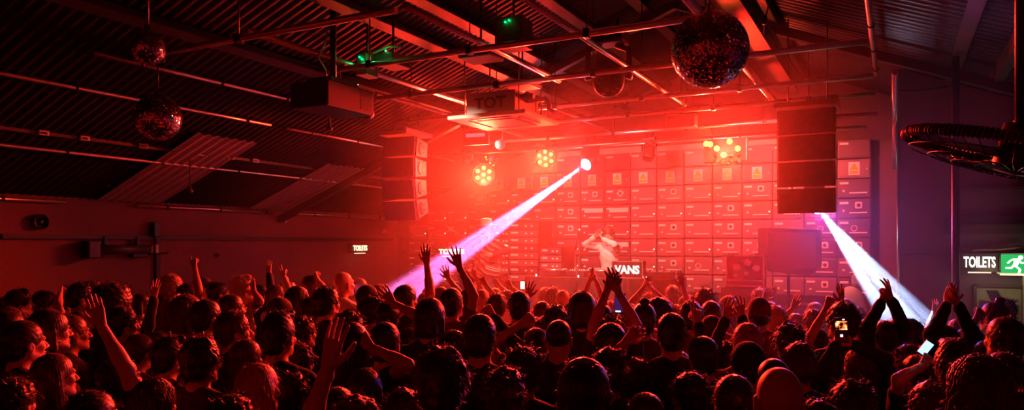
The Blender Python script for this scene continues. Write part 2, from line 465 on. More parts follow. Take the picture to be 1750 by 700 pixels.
# ---- hair in head coordinates (origin = head centre)
def strands(V, Q, n, length, w=.0012, down=.5, seed=0, zmin=-9):
    rs = np.random.RandomState(seed)
    vn = np.zeros_like(V); fn = np.cross(V[Q[:,2]]-V[Q[:,0]], V[Q[:,3]]-V[Q[:,1]])
    for k in range(4): np.add.at(vn, Q[:,k], fn)
    vn /= np.linalg.norm(vn, axis=1)[:,None]+1e-9
    ok = np.where(V[:,2] > zmin)[0]; pick = rs.choice(ok, n); VV, QQ = [], []; b = 0
    for i in pick:
        p = V[i]; nn = vn[i]; r = rs.normal(size=3)*.5
        d = nn*.6 + r*.6; L = length*(.5+rs.rand()); side = np.cross(nn, rs.normal(size=3)); side /= np.linalg.norm(side)+1e-9
        pts = []; q = p - nn*.004
        for k in range(4):
            pts.append(q); dd = d + np.array((0,0,-down*k)); dd /= np.linalg.norm(dd)+1e-9; q = q + dd*L/3
        for k, q in enumerate(pts):
            ww = w*(1-.28*k); VV += [q-side*ww, q+side*ww]
        for k in range(3): QQ.append((b+2*k, b+2*k+1, b+2*k+3, b+2*k+2))
        b += 8
    return np.array(VV), np.array(QQ)
def hair_mesh(kind, seed=0):
    rs = np.random.RandomState(seed); P = []
    el = lambda c, r, op='a', k=.015: P.append(('el', c, r, None, op, k))
    rc = lambda a, b, ra, rb, op='a', k=.02: P.append(('rc', a, b, ra, rb, op, k))
    g = {'buzz': .004, 'short': .012, 'quiff': .013, 'curly': .02, 'afro': .045, 'long': .013, 'wavy': .02, 'bob': .018, 'bun': .009, 'tail': .009, 'messy': .018}[kind]
    el((0,-.018,.04), (.074+g,.094+g,.085+g))
    if kind not in ('buzz',): el((0,-.055,-.02), (.062+g*.7,.055+g*.7,.07))
    if kind == 'afro': el((0,-.02,.05), (.125,.125,.115))
    if kind == 'quiff': rc((-.035,.06,.115), (.035,.065,.118), .026, .026); el((0,.0,.12), (.06,.08,.03))
    if kind == 'bun': el((0,-.05,.145), (.034,.034,.03), k=.008)
    if kind == 'tail':
        el((0,-.115,.06), (.022,.022,.022), k=.01); rc((0,-.13,.06), (0,-.15,-.06), .026, .022); rc((0,-.15,-.06), (0,-.13,-.19), .022, .008)
    if kind in ('long','wavy'):
        L = -.30
        for s in (-1,1):
            rc((s*.07,-.02,.02), (s*.085,-.03,-.16), .028, .03); rc((s*.085,-.03,-.16), (s*.09,-.04,L), .03, .018)
            rc((s*.04,-.09,.0), (s*.05,-.095,L), .04, .03)
        rc((0,-.095,.0), (0,-.1,L-.02), .045, .03)
    if kind == 'bob':
        for s in (-1,1): rc((s*.068,-.02,.0), (s*.07,-.02,-.095), .03, .026)
        rc((-.04,-.08,-.06), (.04,-.08,-.06), .04, .04)
    if kind in ('curly','messy','afro'):
        nb = {'curly': 70, 'messy': 45, 'afro': 130}[kind]; R0 = {'curly': .094, 'messy': .09, 'afro': .12}[kind]
        for i in range(nb):
            v = rs.normal(size=3); v /= np.linalg.norm(v)
            if v[2] < -.35 or (v[1] > .55 and v[2] < .45): continue
            c = (v[0]*R0*.88, v[1]*R0*1.06-.018, v[2]*R0+.038); r = .013+.012*rs.rand()
            el(tuple(c), (r,r,r), k=.008)
    if kind == 'messy':
        for i in range(22):
            v = rs.normal(size=3); v[2] = abs(v[2])+.3; v /= np.linalg.norm(v)
            c = np.array((v[0]*.08, v[1]*.095-.018, v[2]*.09+.04)); e = c + (v + rs.normal(size=3)*.5)*.028
            rc(tuple(c), tuple(e), .011, .003, k=.01)
    # clear the face
    if kind in ('long','wavy','bob'):
        P.append(('el', (0,.105,-.045), (.062,.075,.1), None, 's', .01)); P.append(('el', (0,.115,-.16), (.09,.09,.12), None, 's', .01))
    else:
        P.append(('el', (0,.11,-.04), (.098,.072,.085), None, 's', .008)); P.append(('el', (0,.06,-.13), (.14,.11,.1), None, 's', .008))
        for s in (-1,1): P.append(('el', (s*.085,.01,-.035), (.03,.035,.045), None, 's', .008))
    ph = rs.rand()*6
    fr = {'buzz': 0, 'short': .0018, 'quiff': .003}.get(kind, .0025)
    if kind in ('long','wavy','bob'):
        am = .0022 if kind != 'wavy' else .006
        disp = lambda X, Y, Z: am*np.sin(np.arctan2(X, Y+.02)*36+ph + (np.sin(Z*45)*1.6 if kind == 'wavy' else np.sin(Z*9)))
    else:
        disp = lambda X, Y, Z: fr*np.sin(X*190+ph+Z*60)*np.sin(Y*150+Z*170+ph)
    V, Q = sdf(P, .0065, disp=disp, pad=.02)
    ns, L, dn = {'buzz': (250,.006,.1), 'short': (1100,.022,.3), 'quiff': (900,.022,.2), 'curly': (1400,.03,.3), 'afro': (1600,.03,.1), 'long': (700,.05,.9),
             'wavy': (1000,.05,.7), 'bob': (700,.035,.8), 'bun': (500,.02,.4), 'tail': (500,.025,.5), 'messy': (1300,.038,.3)}[kind]
    S = strands(V, Q, ns, L, .0014, dn, seed)
    return np_mesh([(V, Q), S], 'hair_'+kind)
def hat_mesh():
    m = MB(); m.lathe([(0,.17),(.05,.168),(.082,.155),(.09,.12),(.094,.065),(.10,.055),(.15,.05),(.185,.062),(.187,.058),(.15,.044),(.098,.045),(.09,.03)], (0,-.012,0), 32); return m.mesh('sun_hat')
def cap_mesh():
    P = [('el', (0,-.015,.045), (.085,.105,.09), None, 'a', .01), ('el', (0,.11,.055), (.065,.085,.008), None, 'a', .01),
         ('el', (0,.1,-.06), (.12,.2,.095), None, 's', .005), ('el', (0,-.1,-.07), (.12,.2,.085), None, 's', .005)]
    V, Q = sdf(P, .006, pad=.02); return np_mesh([(V, Q)], 'cap')
def beanie_mesh():
    P = [('el', (0,-.018,.045), (.088,.107,.1), None, 'a', .01), ('el', (0,.1,-.06), (.14,.2,.09), None, 's', .005), ('el', (0,-.1,-.09), (.14,.2,.09), None, 's', .005)]
    V, Q = sdf(P, .006, pad=.02, disp=lambda X,Y,Z: .0015*np.sin(np.arctan2(X,Y)*60)); return np_mesh([(V, Q)], 'beanie')
def glasses_mesh():
    m = MB()
    for s in (-1,1):
        m.tube([(s*.034+.021*math.cos(a), .098, .0+.017*math.sin(a)) for a in [2*PI*k/16 for k in range(17)]], .0017, 6)
        m.tube([(s*.055,.096,.004), (s*.078,.05,.006), (s*.082,-.01,.0)], .0016, 6)
    m.tube([(-.013,.1,.004),(0,.104,.007),(.013,.1,.004)], .0016, 6); return m.mesh('glasses')
_H = {}
def hairs(kind, seed):
    k = (kind, seed)
    if k not in _H:
        _H[k] = {'cap': cap_mesh, 'beanie': beanie_mesh, 'hat': hat_mesh}[kind]() if kind in ('cap','beanie','hat') else hair_mesh(kind, seed)
    return _H[k]
GLASS = glasses_mesh()
def trousers_mesh():
    g = .014; P = [('el', (0,-.005,.95), (.165+g,.112+g,.10), None, 'a', .04)]
    for s in (-1,1):
        P += [('rc', (s*.09,0,.93), (s*.1,.012,.5), .088+g, .062+g, 'a', .03), ('rc', (s*.1,.012,.5), (s*.105,-.015,.12), .062+g, .052+g, 'a', .02)]
    V, Q = sdf(P, .016, disp=lambda X,Y,Z: .004*np.sin(Z*40+X*20)*np.sin(Y*30+Z*13)+np.where(Z<.07,(.07-Z)*2,0)); return np_mesh([(V,Q)], 'trousers')
def shoe_mesh(s):
    P = [('rc', (s*.105,-.045,.055), (s*.115,.13,.035), .045, .036, 'a', .02), ('rc', (s*.105,-.03,.06), (s*.105,-.02,.12), .046, .044, 'a', .02)]
    V, Q = sdf(P, .009, disp=lambda X,Y,Z: np.where(Z<.006,(.006-Z)*4,0)); return np_mesh([(V,Q)], 'shoe')
TROU = trousers_mesh(); SHOES = {-1: shoe_mesh(-1), 1: shoe_mesh(1)}
TEMPL = {}
def template(fem, kind, head):
    k = (fem, kind, head)
    if k not in TEMPL:
        hd = [(0,.1,0), (.5,.05,.05), (-.45,.12,-.04), (0,-.12,.06)][head]
        bm, sm = make_person_meshes(fem, hd, down_arms(kind, fem), (kind == 1, kind == 1))
        TEMPL[k] = (bm, sm, hd)
    return TEMPL[k]
def setmat(o, mats):
    for i, m in enumerate(mats):
        if len(o.data.materials) <= i: o.data.materials.append(m)
        o.material_slots[i].link = 'OBJECT'; o.material_slots[i].material = m
def person(loc, rz, H, hair, seed, hmat, top, skin, label, group=None, fem=False, tmpl=(0,0), head=None, arms=None, sleeves=(False,False),
           glasses=False, lean=(0,0), wrinkle=0., topname='t_shirt', hi=True, hscale=1.):
    root = empty('person', loc, rz, label, 'person', group); root.scale = (H/1.75,)*3
    if arms is None and head is None: bm, sm, hd = template(fem, tmpl[0], tmpl[1])
    else:
        hd = head or (0,.1,0)
        A = down_arms(tmpl[0], fem)
        if arms: A.update(arms)
        bm, sm = make_person_meshes(fem, hd, A, sleeves, lean, wrinkle, hi=hi)
    b = link('body', bm, None, root); setmat(b, [skin, M['eye'], M['lips'], M['hair_d']])
    t = link(topname, sm, None, root); setmat(t, [top])
    tr = link('trousers', TROU, None, root); setmat(tr, [JEANS])
    for s in (-1,1): sh = link('shoe', SHOES[s], None, root); setmat(sh, [SHOE])
    Rm = rotm(*hd); hc = HEADC + V3(lean[0]*.6, lean[1]*.6, 0)
    M4 = Matrix.Translation(hc) @ Rm.to_4x4() @ Matrix.Diagonal((hscale, hscale, hscale, 1))
    if hair and hair != 'bald':
        nm = {'cap': 'cap', 'beanie': 'beanie', 'hat': 'sun_hat'}.get(hair, 'hair')
        if nm != 'hair':
            o = link('hair', hairs('short', 1), None, root); setmat(o, [M['hair_d']]); o.matrix_local = Matrix.Translation(hc) @ Rm.to_4x4() @ Matrix.Diagonal((.97,.97,.93,1))
        o = link(nm, hairs(hair, seed), None, root); setmat(o, [hmat]); o.matrix_local = M4
    if glasses:
        o = link('glasses', GLASS, None, root); setmat(o, [M['black']]); o.matrix_local = Matrix.Translation(hc) @ Rm.to_4x4()
    return root
# ================================================================ THE ROOM
RX = -2.4                                    # ridge of the gable roof
def roof_z(X): return 2.78 + .385*(X+9) if X < RX else 5.32 - .4*(X-RX)
YB, YF = 12.15, -3.0
def struct(name, mb, m): o = mb.build(name, m); o['kind'] = 'structure'; return o
struct('floor', MB().box((-2.5,4.6,-.05), (13.4,15.4,.1)), M['floor'])
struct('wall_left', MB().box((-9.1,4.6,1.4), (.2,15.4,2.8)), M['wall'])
m = MB()
m.poly([(-9.2,0),(3.9,0),(3.9,2.75),(RX,5.36),(-9.2,2.78)], .2, Matrix.Translation((0,YB+.1,0)))
struct('wall_back', m, M['backwall'])
m = MB(); m.poly([(-9.2,0),(3.9,0),(3.9,2.75),(RX,5.36),(-9.2,2.78)], .2, Matrix.Translation((0,YF-.1,0)))
struct('wall_front', m, M['darkwall'])
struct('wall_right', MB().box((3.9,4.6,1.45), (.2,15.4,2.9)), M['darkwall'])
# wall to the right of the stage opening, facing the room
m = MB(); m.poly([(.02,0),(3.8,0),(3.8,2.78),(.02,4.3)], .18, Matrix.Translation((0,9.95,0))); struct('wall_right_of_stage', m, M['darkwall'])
struct('wall_stage_side', MB().box((.1,11.0,2.1), (.16,2.0,4.2)), M['darkwall'])
def corrug(name, x0, x1, y0, y1, pitch, amp, off, m, kind=None):
    V, Fc = [], []; n = int((y1-y0)/pitch*8)
    for i in range(n+1):
        y = y0 + (y1-y0)*i/n; t = (i % 8)/8
        z = amp*(0,.5,1,1,1,.5,0,0)[i % 8]
        for x in (x0, x1):
            for th in (0, .006): V.append((x, y, roof_z(x)+off+z+th))
    for i in range(n):
        a = i*4; b = a+4
        Fc += [(a, b, b+2, a+2), (a+1, a+3, b+3, b+1)]
    mb = MB(); mb.add(V, Fc, True); o = mb.build(name, m)
    if kind: o['kind'] = kind
    return o
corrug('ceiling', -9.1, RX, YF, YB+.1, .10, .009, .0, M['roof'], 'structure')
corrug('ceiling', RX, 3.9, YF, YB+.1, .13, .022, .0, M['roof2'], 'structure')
o = corrug('translucent_roof_sheet', -8.95, -7.1, 5.75, 6.65, .13, .018, -.045, M['sheet']); tag(o, 'dim pale corrugated roof sheet below and right of the small mirror ball', 'roof sheet')
o = corrug('translucent_roof_sheet', -8.95, -7.35, 8.2, 9.35, .13, .018, -.045, M['sheet']); tag(o, 'brighter red corrugated roof sheet close to the left speaker array', 'roof sheet')
# purlins: flat steel beams along the room, just under the roof
ti = 0
for X in (-5.5, -4.55, -4.1, -3.36, -2.75, -1.25, .55, 1.75):
    z = roof_z(X) - .10; ang = math.atan(.385) if X < RX else -math.atan(.4)
    R = Matrix.Rotation(-ang, 3, 'Y'); m = MB(); w = .11
    m.box((X, 4.6, z), (w, 15, .02), R)
    for s in (-1,1): m.box(Vector((X, 4.6, z)) + R @ V3(s*w/2, 0, .03), (.012, 15, .07), R)
    ti += 1; struct('trim_%d' % ti, m, M['beam'] if X > -4.8 and X < -2.9 else M['darkbeam'])
for Y in (1.2, 8.9):                       # rafters of the gable frames
    m = MB()
    for xa, xb in ((-9, RX), (RX, 3.8)):
        za, zb = roof_z(xa)-.17, roof_z(xb)-.17
        d = Vector((xb-xa, 0, zb-za)); m.box(((xa+xb)/2, Y, (za+zb)/2), (d.length, .1, .1), Matrix.Rotation(-math.atan2(zb-za, xb-xa), 3, 'Y'))
    ti += 1; struct('trim_%d' % ti, m, M['darkbeam'])
# ---- pipes running with the room under the left roof slope (broken into visible lengths by their brackets)
def ypipe(name, X, Z, y0, y1, r, m, label, clips=1.0, cat='pipe', wav=0.):
    root = empty(name, (X, y0, Z), 0, label, cat)
    n = max(2, int((y1-y0)/.8)); pts = [(0, (y1-y0)*i/n, wav*math.sin(i*2.1)) for i in range(n+1)]
    MB().tube(pts, r, 10).build('tube', m, root)
    y = clips*.5
    while y < y1-y0:
        c = MB(); c.tube([(0,y-.012,0),(0,y+.012,0)], r*1.35, 10); c.tube([(0,y,r),(0,y,max(.05, roof_z(X)-Z))], .005, 6)
        c.build('clip', M['blackm'], root); y += clips
    return root
ypipe('wall_pipe', -8.93, 2.72, 3.0, 5.35, .02, M['pipe'], 'left length of the red-lit pipe along the top of the left wall', 1.1)
ypipe('wall_pipe', -8.93, 2.72, 6.3, 8.7, .022, M['pipe'], 'middle length of the bright pipe along the top of the left wall', .9, wav=.004)
ypipe('wall_pipe', -8.93, 2.72, 9.2, 12.0, .02, M['pipe'], 'far length of pipe along the left wall top, behind the left speaker array', .9, wav=.006)
ypipe('ceiling_pipe', -7.85, 3.19, 3.0, 12.0, .019, M['pipe'], 'long red-lit pipe just below the cable rail with white sockets', 1.15)
rail = empty('cable_rail', (-7.6, 3, 3.32), 0, 'dull flat cable rail with small white sockets on the left roof slope', 'cable rail')
MB().box((0,4.5,0), (.07,9,.035)).build('rail', M['beam'], rail)
for px, py in ((70,227),(140,235),(240,249),(340,262),(390,270),(432,275),(624,299)):
    p = at_x(px, py, -7.6); big = px in (240, 624)
    s = MB(); s.bbox((.045, p.y-3, -.0), (.03, .12 if big else .10, .07 if big else .05), .006); so = s.build('socket', M['cream'] if not big else M['beam'], rail)
    MB().box((.062, p.y-3, -.004), (.008,.05,.022)).build('socket_hole', M['black'], so)
ypipe('ceiling_pipe', -6.66, 3.64, 2.6, 6.45, .018, M['pipe'], 'pipe passing behind the small left mirror ball', 1.0)
ypipe('ceiling_pipe', -6.66, 3.64, 6.7, 10.6, .02, M['pipe'], 'bright red pipe running below the projector towards the left speaker array', .9)
ypipe('ceiling_pipe', -6.1, 3.85, 3.9, 7.4, .02, M['pipe'], 'pipe sloping from above the small mirror ball to the black projector', .9)
ypipe('ceiling_pipe', -5.52, 4.07, 3.1, 4.3, .017, M['pipe'], 'faint thin pipe at the top left of the ceiling', .8)
ypipe('ceiling_pipe', -5.52, 4.07, 4.75, 10.5, .02, M['pipe'], 'bright pipe that passes over the projector to the air conditioner', 1.1)
# ---- fittings on the left wall
def onwall(px, py, X=-8.98): return at_x(px, py, X)
p = onwall(67, 379); r = empty('round_wall_gauge', p, 0, 'small round dark fitting high on the far left wall', 'wall fitting')
RY = Matrix.Rotation(PI/2, 3, 'Y'); m = MB(); m.lathe([(0,.02),(.05,.02),(.075,.03),(.085,.05),(.09,.05),(.092,0)], (0,0,0), 24, RY); m.build('ring', M['blackm'], r)
MB().lathe([(0,.035),(.03,.033),(.05,.02)], (0,.0,0), 16, RY).build('lens', M['lens'], r)
p = onwall(200, 426); r = empty('wall_heater', p, 0, 'dark tubular heater mounted on the left wall', 'heater')
MB().tube([(.12,-.35,0),(.12,.35,0)], .06, 16).build('tube', M['cab2'], r); MB().bbox((.1,-.42,0), (.18,.16,.22), .02).build('end_box', M['black'], r)
for y in (-.2,.25): MB().box((.04,y,.09), (.06,.03,.16)).build('bracket', M['black'], r)
p = onwall(232, 435); m = MB(); m.bbox((.05,0,0), (.1,.22,.08), .015); m.tube([(.05,.1,0),(.05,.45,.02)], .01, 6); tag(m.build('junction_box', M['black'], None, p), 'small black junction box right of the tubular heater', 'junction box')
p = onwall(262, 425); r = empty('wall_socket', p, 0, 'single pale wall socket on the left wall', 'socket'); MB().bbox((.02,0,0), (.04,.11,.12), .008).build('plate', M['cream'], r); MB().box((.042,0,-.02), (.004,.05,.03)).build('rocker', M['white'], r)
p0, p1 = onwall(0, 400), onwall(655, 407); m = MB(); m.box((-8.96, (p0.y+11.9)/2, 2.30), (.06, 11.9-p0.y, .05)); tag(m.build('cable_trunking', M['darkbeam']), 'long dark cable trunking across the left wall', 'cable trunking')
p = onwall(268, 400); m = MB(); m.box((-8.97, p.y, 1.15), (.05,.06,2.3)); tag(m.build('conduit', M['darkbeam']), 'dark vertical conduit dropping from the trunking on the left wall', 'conduit')
p = onwall(260, 392); m = MB(); m.bbox((0,0,0), (.1,.09,.2), .01); m.tube([(0,.0,-.08),(0,.0,-.4)], .012, 8); tag(m.build('switch_box', M['black'], None, p+V3(.06,0,0)), 'black switch box at the top of the dark vertical conduit', 'switch box')
for px, py, lb in ((487,378,'tiny pale sensor on the left wall'), (371,436,'small dark fixing on the left wall right of the conduit')):
    p = onwall(px, py); m = MB(); m.lathe([(0,.03),(.02,.028),(.03,.015),(.03,0)], (0,0,0), 14, RY); tag(m.build('wall_sensor', M['cream'] if px == 487 else M['black'], None, p), lb, 'sensor')
p = onwall(655, 395); m = MB(); m.lathe([(0,.04),(.05,.04),(.06,.02),(.06,0)], (0,0,0), 18, RY); tag(m.build('wall_alarm', M['cream'], None, p), 'round alarm sounder on the left wall near the stage corner', 'alarm')
for px, py, lb in ((325,325,'sprinkler head hanging near the bright wall pipe'), (563,218,'sprinkler head just under the projector'), (185,315,'dim lamp hanging at the far left roof edge')):
    p = at(px, py, 9 if px != 563 else 8); m = MB(); m.lathe([(0,-.03),(.03,-.03),(.035,0),(.012,.02),(.012,.06)], (0,0,0), 12); m.tube([(0,0,.05),(0,0,roof_z(p.x)-p.z-.02)], .008, 6); tag(m.build('sprinkler_head', M['beam'], None, p), lb, 'sprinkler')

# ================================================================ the pipe grid over the stage and floor
rig = empty('lighting_rig', (0,0,3.9), 0, 'grid of galvanised tubes hung under the roof above crowd and stage', 'lighting rig')
ZG = 3.9
XR = []
for i, (Y, x0, x1) in enumerate(((4.3,-6.4,-3.2),(5.5,-4.9,-1.35),(6.8,-5.35,-.2),(8.2,-6.4,-.2),(9.2,-6.9,-.2),(10.6,-7.6,-.2))):
    MB().tube([(x0,Y,0),(x1,Y,0)], .027, 12).build('cross_tube', M['pipe'], rig)
    for k in range(int((x1-x0)/1.1)):
        x = x0 + .5 + k*1.1
        c = MB(); c.bbox((x,Y,.0), (.05,.08,.075), .01); c.tube([(x,Y,.04),(x,Y,roof_z(x)-ZG-.05)], .006, 6); c.build('hanger_clamp', M['blackm'], rig)
for X, y0, y1, z, r in ((-4.72,4.3,8.3,.06,.03), (-3.2,4.4,7.2,.06,.027),(-2.35,4.0,9.2,.06,.024),(-5.35,6.8,10.6,.06,.024),(-6.4,8.2,11.4,.06,.024), (-1.32,4.0,9.4,.06,.035),(-3.9,8.2,11,.06,.02)):
    MB().tube([(X,y0,z),(X,y1,z)], r, 12).build('long_tube', M['pipe'], rig)
for Y in (9.75, 11.2): MB().tube([(-7.6,Y,-.28 if Y<11 else -.1),(-.3,Y,-.28 if Y<11 else -.1)], .02, 10).build('cross_tube', M['pipe'], rig)
# big dark beam beside the large mirror ball
ti += 1; m = MB(); m.box((-1.12,6.0,4.12), (.14,6.6,.2)); m.box((-1.12,6.0,4.22), (.2,6.6,.015)); m.box((-1.12,6.0,4.02), (.2,6.6,.015)); struct('trim_%d' % ti, m, M['darkbeam'])
# pipe on the right roof slope, dark strut, plank and pipe at far right
ypipe('ceiling_pipe', -.2, 4.22, 3.2, 9.7, .026, M['pipe'], 'bright pipe running straight ahead under the right roof slope', .95)
m = MB(); m.tube([(.0,7.4,3.75),(.0,9.78,3.7),(.0,9.82,3.6),(.0,9.84,3.1)], .03, 10); tag(m.build('down_pipe', M['pipe']), 'short bent pipe dropping beside the stage opening on the right', 'pipe')
m = MB(); m.box((.80,5.15,4.0), (.13,2.6,.03), Matrix.Rotation(.5,3,'Y')); tag(m.build('painted_plank', M['white']), 'pale violet-lit plank fixed under the right roof slope', 'plank')
ti += 1; m = MB(); m.box((.93,6.0,3.93), (.08,6.8,.16)); struct('trim_%d' % ti, m, M['beam'])
ypipe('ceiling_pipe', 1.02, 4.0-.05, 3.0, 8.2, .035, M['pipe'], 'thick shiny pipe below the pale plank at top right', 1.3)
m = MB(); m.tube([(1.10,3.0,3.93),(1.10,7.6,3.93)], .02, 8); tag(m.build('conduit_pipe', M['wood']), 'brown conduit alongside the thick pipe at top right', 'pipe')
for px, py, w, lb in ((1638,166,.14,'upper dull reddish plate on the right roof slope'), (1628,188,.12,'lower dull reddish plate on the right roof slope')):
    p = at(px, py, 8.6); m = MB(); m.bbox((0,0,0), (w*1.1,.03,.08), .004, rotm(-.3,0,.25)); tag(m.build('steel_plate', M['beam'], None, p), lb, 'steel plate')
m = MB(); p = at(1635, 150, 7.6); m.tube([at(1535,155,7.6), at(1570,156,7.5), at(1620,148,7.3)], .014, 8); tag(m.build('roof_cable', M['black']), 'dark cable slung below the right corrugated roof', 'cable')
m = MB(); m.tube([at(1316,0,5.5), at(1308,30,5.6), at(1306,60,5.7)], .006, 6); m.bbox(at(1307,34,5.6), (.03,.03,.07), .006); tag(m.build('hanging_cord', M['black']), 'thin black cord hanging right of the large mirror ball', 'cord')

# pole, shelf rails, right-hand wall dressing
WY = 9.86
def onw(px, py, Y=WY): return at_y(px, py, Y)
p = at_y(1633, 300, 8.2); m = MB(); m.tube([(p.x,8.2,0),(p.x,8.2,roof_z(p.x)-.15)], .034, 14); tag(m.build('steel_pole', M['darkbeam']), 'slim dark vertical pole left of the right-hand toilets sign', 'pole')
m = MB(); a, b = onw(1527,200), onw(1531,545); m.tube([(0.03,9.84,3.55),(.03,9.84,.0)], .014, 8); tag(m.build('corner_tube', M['alu']), 'thin bright vertical tube at the right edge of the stage opening', 'tube')
m = MB(); a = onw(1536,435); b = onw(1630,433); m.tube([a, b], .009, 6); tag(m.build('wall_rail', M['darkbeam']), 'thin horizontal rail across the dark wall right of stage', 'rail')
for y, lb in ((325,'upper pale ledge above the right-hand toilets sign'), (386,'lower dull ledge above the right-hand toilets sign')):
    a = onw(1644, y); b = onw(1760, y-2); m = MB(); m.bbox(((a.x+b.x)/2, WY-.04, a.z), (b.x-a.x, .1, .045), .006); tag(m.build('wall_ledge', M['beam'] if y < 350 else M['darkbeam']), lb, 'ledge')
m = MB(); a = onw(1640, 432); m.box(((a.x+onw(1760,432).x)/2, WY-.03, 2.42), (1.0,.05,.2)); tag(m.build('wall_panel', M['darkbeam']), 'dark boxed panel above the right-hand toilets sign', 'panel')
m = MB(); m.tube([onw(1660,429)+V3(0,-.09,0), onw(1675,426)+V3(0,-.1,0), onw(1700,426)+V3(0,-.1,0), onw(1730,423)+V3(0,-.1,0), onw(1742,421)+V3(0,-.09,0)], .016, 8); tag(m.build('bundled_cable', M['wood']), 'crumpled brown cable lying above the right-hand toilets sign', 'cable')

# ---- signs
white_e = emat('lit_white_letters', (1,.93,.74), 3.2); green_e = emat('lit_exit_green', (.02,.55,.12), 1.0); strip_e = emat('lit_strip', (1,.8,.5), 1.6)
yell_e = emat('lit_yellow_letters', (1,.75,.35), 3.0)
def toilets_sign(loc, rz, w, h, label, le=white_e, face=M['black'], frame=M['beam']):
    r = empty('toilets_sign', loc, rz, label, 'sign', 'illuminated toilets signs')
    m = MB(); m.bbox((0,.04,0), (w,.08,h), .006); m.build('housing', face, r)
    f = MB()
    for s in (-1,1): f.box((s*(w/2-.008),-.006,0), (.016,.016,h)); f.box((0,-.006,s*(h/2-.006)), (w,.016,.012))
    f.build('frame', frame, r)
    t = link('lettering', text_mesh('TOILETS', h*.80, .003, .004, w*.82/(h*.80*4.05)), le, r, (0,-.012,.0)); t.rotation_euler = (PI/2,0,0)
    MB().box((0,-.0,-h/2-.008), (w*.55,.03,.012)).build('light_strip', strip_e, r)
    return r
p = at(1672, 448, 9.3); print('sign', p)
p = onw(1672, 448); d = -SN*p.x + CS*p.y
toilets_sign((p.x, WY-.12, p.z), 0, 65*d/1250/1.08, 31*d/1250, 'lit TOILETS sign on the dark wall at far right')
p = onwall(605, 424); toilets_sign((-8.84, p.y, p.z), PI/2, .52, .165, 'small glowing TOILETS sign on the red left wall', yell_e)
p = at_y(772, 430, 10.2); toilets_sign((p.x, 10.2, p.z), .35, .56, .135, 'glowing TOILETS sign on the stage behind raised hands', yell_e)
p = onw(1745, 450); r = empty('exit_sign', (p.x+.07, WY-.12, p.z), 0, 'green lit emergency exit sign with running man at right edge', 'sign')
W_, H_ = .62, .235
MB().bbox((0,.05,0), (W_,.1,H_), .012).build('housing', M['cream'], r); MB().box((0,-.004,0), (W_-.06,.01,H_-.03)).build('green_panel', green_e, r)
MB().box((0,.0,-H_/2-.006), (W_*.9,.05,.012)).build('light_strip', strip_e, r)
m = MB(); I4 = Matrix.Translation((-.135,-.013,0)) @ Matrix.Scale(1.25,4)
m.poly([(.035+.018*math.cos(a), .055+.018*math.sin(a)) for a in [2*PI*k/12 for k in range(12)]][::-1], .006, I4)
for q in ([(.02,.045),(.035,.03),(.01,-.02),(-.02,-.01),(-.01,.035)], [(-.02,.045),(.02,.045),(.02,.03),(-.03,.028),(-.055,.0),(-.066,.008),(-.04,.035)], [(.02,.04),(.05,.012),(.075,.018),(.075,.005),(.045,-.002),(.012,.02)],
          [(-.005,-.005),(.012,-.02),(.04,-.05),(.03,-.085),(.015,-.085),(.022,-.052),(-.012,-.022)], [(-.02,-.008),(-.005,-.02),(-.03,-.045),(-.075,-.045),(-.075,-.03),(-.038,-.03)]): m.poly(q, .006, I4)
m.build('running_man', white_e, r)
m = MB(); m.poly([(-.04,.012),(.02,.012),(.02,.035),(.07,0),(.02,-.035),(.02,-.012),(-.04,-.012)], .006, Matrix.Translation((.06,-.013,0))); m.build('arrow', white_e, r)
# poster
a = onw(1666, 487); b = onw(1748, 592); r = empty('framed_poster', ((a.x+b.x)/2, WY-.02, (a.z+b.z)/2), 0, 'pale framed poster with a thick dark diagonal band below the exit sign', 'poster')
pw, ph = b.x-a.x, a.z-b.z
f = MB()
for s in (-1,1): f.box((s*pw/2,-.01,0), (.03,.04,ph+.03)); f.box((0,-.01,s*ph/2), (pw,.04,.03))
f.build('frame', M['beam'], r); MB().box((0,.0,0), (pw,.01,ph)).build('sheet', mat('poster_paper', (.30,.28,.20), .6, noise=.4, nscale=6), r)
m = MB(); m.poly([(-.2,.33),(-.02,.33),(.33,-.18),(.33,-.28),(.18,-.28)], .006, Matrix.Translation((0,-.008,0)) @ Matrix.Diagonal((pw/.74, 1, ph/.78, 1))); m.build('dark_band', M['black'], r)
m = MB(); m.poly([(-.3,.2),(-.1,.18),(-.02,.0),(-.2,-.1),(-.33,.0)], .006, Matrix.Translation((0,-.008,0)) @ Matrix.Diagonal((pw/.74, 1, ph/.78, 1))); m.build('dark_figure', M['cab2'], r)
p = onw(1765, 545); r = empty('wall_light_box', (p.x,WY-.05,p.z), 0, 'beige box on the wall right of the poster edge', 'box'); MB().bbox((0,0,0), (.2,.12,1.0), .01).build('cover', M['sheet'], r)
# fan with coiled rim, top right
fc = at(1745, 262, 3.3); r = empty('round_fan', fc, 0, 'large dark round fan with a spiral-wrapped rim at the right edge', 'fan')
Rf = Matrix.Rotation(.26, 3, 'Y') @ Matrix.Rotation(.0, 3, 'X'); Ra = .47
rim = [Rf @ V3(Ra*math.cos(t), Ra*math.sin(t), 0) for t in [2*PI*k/64 for k in range(65)]]
MB().tube(rim, .02, 10, cap=False).build('rim', M['black'], r)
m = MB(); sp = []
for k in range(64*40+1):
    t = 2*PI*k/(64*40); w = t*150; rr = Ra + .023*math.cos(w); sp.append(Rf @ V3(rr*math.cos(t), rr*math.sin(t), .023*math.sin(w)))
m.tube(sp, .0042, 5, cap=False); m.build('rim_wrap', M['wood'], r)
m = MB()
for k in range(40):
    t = 2*PI*k/40; m.tube([Rf @ V3(.09*math.cos(t),.09*math.sin(t),-.09), Rf @ V3(.3*math.cos(t),.3*math.sin(t),-.085), Rf @ V3(Ra*math.cos(t),Ra*math.sin(t),0)], .0025, 4)
